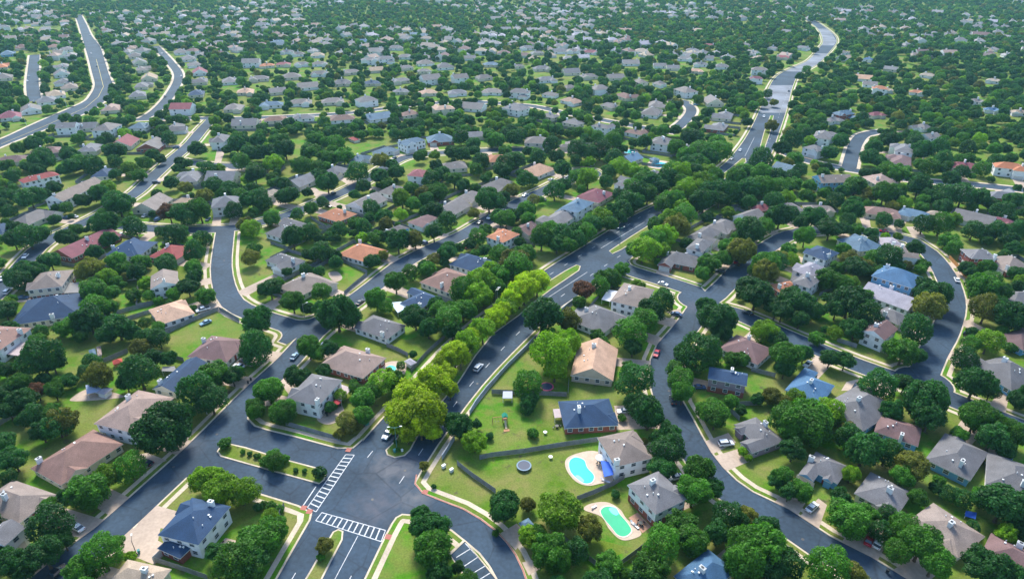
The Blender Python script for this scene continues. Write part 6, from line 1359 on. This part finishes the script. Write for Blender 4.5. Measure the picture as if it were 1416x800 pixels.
def ubox(c, x, y, lb, m=mMETAL, s=(1.1,.7,1.0)):
    p = G(*cp(c, x, y), .5).xy; o = thing('utility_box', 'utility box', lb, (p.x, p.y, .12), .8)
    link('cabinet', MB().box(-s[0]/2,-s[1]/2,0,s[0]/2,s[1]/2,s[2]).me('cabinet', m), o); link('lid', MB().box(-s[0]/2-.05,-s[1]/2-.05,s[2],s[0]/2+.05,s[1]/2+.05,s[2]+.06).me('cabinet_lid', m), o)
ubox('B',912,282,'small pale utility box beside the end of the short wall', mCHIM); ubox('B',948,300,'larger pale utility box beside the slanting fence', mCHIM); ubox('F',558,752,'teal utility box beside the avenue path', mat('teal_paint', (.05,.25,.25), .5))
ubox('B',720,207,'small white box on the median tip', mCHIM, (.5,.5,.7)); ubox('B',686,210,'teal box on the median tip', mat('teal_paint', (.05,.25,.25), .5), (.7,.6,1))
# ------------------------------------------------------------------ street lamps
def lamp(c, x, y, lb, h=8, arms=1, az=0, m=mMETAL):
    p = G(*cp(c, x, y)).xy; o = thing('street_lamp', 'street lamp', lb, (p.x, p.y, .14), az, 'street lamps')
    b = MB(); b.tube((0,0,0),(0,0,.5),.2,.16,n=8); b.tube((0,0,.5),(0,0,h),.11,.06,n=8); link('pole', b.me('lamp_pole', m), o)
    for s in ((1,) if arms == 1 else (1, -1)):
        b = MB(); b.tube((0,0,h-.2),(s*1.9,0,h+.25),.05,.04,n=6); a_ = link('arm', b.me('lamp_arm', m), o)
        b = MB(); b.box(s*1.8-.35,-.16,h+.2,s*1.8+.35,.16,h+.34); link('lamp_head', b.me('lamp_head', mCHIM), a_)
mTEAL = mat('teal_lamp_paint', (.08,.25,.24), .4, metal=.3)
lamp('B',697,205,'tall teal double-armed street lamp on the median tip',8.5,2,.1,mTEAL); lamp('K',590,528,'double-armed street lamp on the avenue near the median nose',9,2,.5,mTEAL)
lamp('E',955,708,'grey street lamp beside the lower left street',7,1,.2); lamp('F',272,268,'grey street lamp at the corner above the big dark tree',6.5,1,.6); lamp('A',632,690,'dark lamp post at the end of the pale driveway',5,1,2,mDARK)
lamp('J',578,215,'tall grey lamp beside the slate roofs',8,1,0); lamp('J',1115,75,'thin grey lamp at the upper middle street',8,1,0); lamp('M',312,505,'tall pale pole below the wide road bend',11,1,2,mCHIM); lamp('M',125,585,'tall pale pole at far left below the wide road',11,1,2,mCHIM)
lamp('F',1160,215,'pale lamp among the yellow-green median trees',8,1,1); lamp('G',20,215,'pale lamp left of the yellow-green median trees',8,1,1)
lamp('I',378,355,'grey lamp beside the far left street',7,1,1)

# back-garden board fences behind the houses of the middle distance
AF = []
af_rd = random.Random(3)
for h in list(HOUSES):
    if h['name'] != 'house' or h['lod'] == 2: continue
    x, y, s = PX((h['cen'].x, h['cen'].y, 3))
    if y > 440 or y < 150 or not (0 < x < 1416): continue
    a, b = h['a'], h['b']; e = af_rd.uniform(2, 3.5); dpt = af_rd.uniform(6, 9)
    loc = [(-e, b*.7), (-e, b+dpt), (a+e, b+dpt), (a+e, b*.7)]; W_ = [h['C']+h['ux']*u+h['vy']*v for u, v in loc]
    sg = [(p, q) for p, q in zip(W_, W_[1:]) if all(near_road(p.lerp(q, f))[2] > 2.5 for f in (0, .5, 1)) and not any(abs((p.lerp(q, f)-g['cen']).dot(g['ux'])) < g['a']/2+.3 and abs((p.lerp(q, f)-g['cen']).dot(g['vy'])) < g['b']/2+.3 for g in HOUSES for f in (0, .25, .5, .75, 1) if (g['cen']-p).length < 40)]
    if not sg: continue
    o = thing('garden_fence', 'fence', '', (h['C'].x, h['C'].y, .12), 0, 'garden fences'); mb = MB(); pb = MB()
    for p, q in sg:
        p = p-h['C']; q = q-h['C']; ln = (q-p).length; n = max(1, round(ln/.6)); t = (q-p)/ln; ang = math.atan2(t.y, t.x)
        for i in range(n):
            M = Matrix.Translation((p.x+t.x*ln*i/n, p.y+t.y*ln*i/n, 0)) @ Matrix.Rotation(ang, 4, 'Z'); mb.box(.02, -.015, .03, ln/n-.02, .015, 1.8-.02*(i % 2), M=M, bottom=False)
            if i % 4 == 0: pb.box(-.06, .02, -.1, .06, .13, 1.85, M=M, bottom=False)
    link('boards', mb.me('fence_boards', mFENCE), o)['kind'] = 'stuff'; link('posts', pb.me('fence_posts', mFENCE), o)['kind'] = 'stuff'
    AF.append((o, x, y, 'board fence round a back garden'))
LABELME.append(AF)

# cars on the driveways and kerbs farther off
acr = random.Random(11); nac = 0; used = [(c[1], c[2]) for c in CARS]
for h in HOUSES:
    if nac >= 60 or h['name'] != 'house' or h['lod'] == 0: continue
    x, y, s = PX((h['cen'].x, h['cen'].y, 1))
    if not (120 < y < 420 and 0 < x < 1416) or acr.random() < .35: continue
    rp, rt, d = near_road(h['cen'], 'res')
    if d > 22: continue
    p = rp+(h['cen']-rp).normalized()*acr.choice((3.4, 6.5))+rt*acr.uniform(-5, 5); u = PX((p.x, p.y, .8))
    if any(math.hypot(u[0]-a, u[1]-b) < 9*s/2 for a, b in used): continue
    cd_ = near_road(p, 'res')[2]
    car(u[0], u[1], acr.choice(('sedan', 'suv', 'sedan', 'pickup')), acr.choice('wwwkksbru')); used.append(u[:2]); nac += 1
# loungers by the two near pools
lg = MB(); lg.box(-.3, -.95, .28, .3, .35, .36); lg.box(-.3, .35, .3, .3, .95, .36, M=Matrix.Translation((0,.35,.33)) @ Matrix.Rotation(.6,4,'X') @ Matrix.Translation((0,-.35,-.33))); lgm = lg.me('lounger_bed', mUW); ll = MB().box(-.03,-.03,0,.03,.03,.28).me('lounger_leg', mMETAL)
LG = []
for c, x, y, a in (('C',515,345,1.0),('C',530,352,1.1),('C',490,240,2.6),('C',650,545,.6),('C',665,558,.6),('C',470,470,2.2)):
    q = cp(c, x, y); p = G(*q, .3).xy; o = thing('sun_lounger', 'sun lounger', '', (p.x, p.y, .2), a, 'sun loungers by the pools'); link('seat', lgm, o)
    for sx in (-.25, .25):
        for sy in (-.85, .3): link('leg', ll, o, (sx, sy, 0))
    LG.append((o, *q, 'white sun lounger'))
LABELME.append(LG)
# ------------------------------------------------------------------ labels that single things out
ORD = ['', 'second', 'third', 'fourth', 'fifth', 'sixth', 'seventh', 'eighth', 'ninth', 'tenth', 'eleventh', 'twelfth', 'thirteenth', 'fourteenth', 'fifteenth', 'sixteenth', 'seventeenth', 'eighteenth', 'nineteenth', 'twentieth']
ZONES = [(90,720,'at the bottom left corner'),(40,560,'left edge below the navy roof'),(150,500,'in the back gardens at left'),(260,560,'beside the residential street at lower left'),(370,640,'around the planted median street'),
 (330,740,'around the navy-roofed corner house'),(470,590,'around the rounded-patio house'),(500,500,'around the rosy-roofed brick house'),(600,520,'along the lower avenue median'),(560,420,'between the street and avenue at centre left'),(640,400,'beside the avenue tree row'),
 (470,770,'at the zebra crossings'),(600,770,'by the parking bays'),(730,600,'in the playset lawn'),(760,700,'in the lawn around the pools'),(900,720,'below the pool houses'),(920,620,'between the pool houses and the curving street'),(760,500,'around the pink-rimmed trampoline'),
 (840,440,'around the avenue side street'),(980,500,'right of the street with the red car'),(1040,600,'around the bright lawn at right'),(1060,760,'at the bottom edge right of centre'),(1130,660,'behind the grey roofs at lower right'),(1230,760,'beside the driveways at bottom right'),(1370,760,'at the bottom right corner'),
 (1270,620,'behind the blue-windowed house'),(1390,620,'at the right edge lower down'),(1120,560,'around the blue-grey roofed house'),(1100,430,'along the street below the white-gabled house'),(1200,420,'inside the loop street'),(1370,480,'right of the loop street'),(1360,380,'beside the orange fence'),
 (1000,360,'around the upper right junction'),(1120,340,'above the blue-walled house'),(1250,300,'beyond the loop street'),(1380,280,'at the right edge by the brick houses'),(900,340,'right of the avenue at centre'),(950,270,'along the upper avenue'),(820,270,'around the cul-de-sac'),
 (720,340,'left of the avenue at centre'),(600,330,'along the long street at centre'),(470,320,'around the terracotta roofs'),(400,260,'around the street left of centre'),(520,240,'upper middle beside the slate roofs'),(640,250,'around the maroon-roofed white house'),(300,330,'around the street bend junction'),(200,370,'left of the curved street'),
 (90,380,'between the two left streets'),(60,300,'beside the far left street'),(60,240,'around the red roof at the left'),(180,230,'left of the upper left street'),(300,240,'around the small cul-de-sac at left'),(420,200,'around the open yards at upper left'),(150,160,'below the wide road at upper left'),(60,100,'beyond the wide road at far left'),(80,150,'beside the wide road bend'),
 (200,90,'in the row beside the wide road'),(270,100,'right of the winding upper left street'),(350,130,'upper left of centre'),(370,70,'far upper left of centre'),(480,140,'upper centre left'),(480,85,'far upper centre left'),(600,140,'along the upper cross street'),(590,90,'far upper centre'),(700,140,'upper centre'),(720,90,'far upper centre right'),
 (830,140,'above the upper right bend'),(830,80,'far beyond the upper right bend'),(900,210,'beside the turquoise pools'),(800,200,'above the cul-de-sac'),(960,170,'left of the upper avenue'),(960,90,'far left of the upper avenue'),(1060,90,'beside the far avenue bends'),(1150,170,'right of the upper avenue'),(1170,110,'far right of the avenue'),
 (1250,200,'at the upper right street'),(1280,130,'far upper right'),(1380,180,'at the upper right edge'),(1320,50,'in the far woods at upper right'),(1060,230,'beside the upper avenue junction'),(1130,250,'around the long blue-walled house')]
def zone(px, py): return min(ZONES, key=lambda z: (z[0]-px)**2+((z[1]-py)*1.3)**2)[2]
def label_all(items, head, short):
    "items: (object, px, py, look)"
    g = {}
    for o, px, py, look in items: g.setdefault((look, zone(px, py)), []).append((px, o))
    for (look, z), l in g.items():
        l.sort(key=lambda t: t[0])
        for i, (px, o) in enumerate(l):
            if len(l) == 1: s = f'{look} {z}'
            else: s = f'{look} {z}, {"leftmost" if i == 0 else "rightmost" if i == len(l)-1 else ORD[i]+" from left"}'
            o['label'] = s
it = []
SZ = {'s': 'small round green shrub', 'Y': 'yellow-green feathery tree', 'y': 'yellow-green tree', 'd': 'dark green round tree', 'm': 'mid green round tree', 'b': 'bright green round tree', 'o': 'olive green tree', 'r': 'rust brown tree'}
for t in BUILT_T:
    o = t['root']; x, y, s = PX((t['p'].x, t['p'].y, t['h'])); big = t['r']
    look = SZ[t['kk']]
    if t['kk'] in 'dmb': look = ('big ' if big > 5.3 else 'small ' if big < 3.3 else '')+look
    it.append((o, x, y, look)); o['group'] = {'s': 'garden shrubs', 'Y': 'yellow-green trees on the avenue median'}.get(t['kk'], 'garden and street trees')
label_all(it, '', '')
it = []
for h in HOUSES:
    o = h['root']
    if h['name'] == 'house': o['group'] = 'houses of the suburb'
    if 'label' in o and o['label']: continue
    x, y, s = PX((h['cen'].x, h['cen'].y, h['h']))
    it.append((o, x, y, f"{RN[h['roof']]}-roofed {'two-storey' if h['st'] == 2 else 'one-storey'} house"))
label_all(it, '', '')
it = [(c[0], c[1], c[2], c[3]) for c in CARS]
label_all(it, '', '')
for l in LABELME: label_all([(o, x, y, look) for o, x, y, look in l], '', '')
def trim():
    for o in S.objects:
        if o.parent is None and 'label' in o and o['label']:
            w_ = o['label'].split()
            if len(w_) > 16: o['label'] = ' '.join(w_[:16])
trim()
# ------------------------------------------------------------------ air
hz = MB().box(-2600, -420, -1.2, 2600, 5200, CAM_H+8).me('haze', [])
ho = link('haze', hz); ho['kind'] = 'stuff'
hm = bpy.data.materials.new('haze_air'); hm.use_nodes = True; t = hm.node_tree; t.nodes.clear()
pv = t.nodes.new('ShaderNodeVolumePrincipled'); out = t.nodes.new('ShaderNodeOutputMaterial'); t.links.new(pv.outputs[0], out.inputs['Volume'])
pv.inputs['Color'].default_value = (.35, .75, .95, 1); pv.inputs['Density'].default_value = HAZE; pv.inputs['Anisotropy'].default_value = .3
hz.materials.append(hm)
if HAZE == 0: bpy.data.objects.remove(ho)
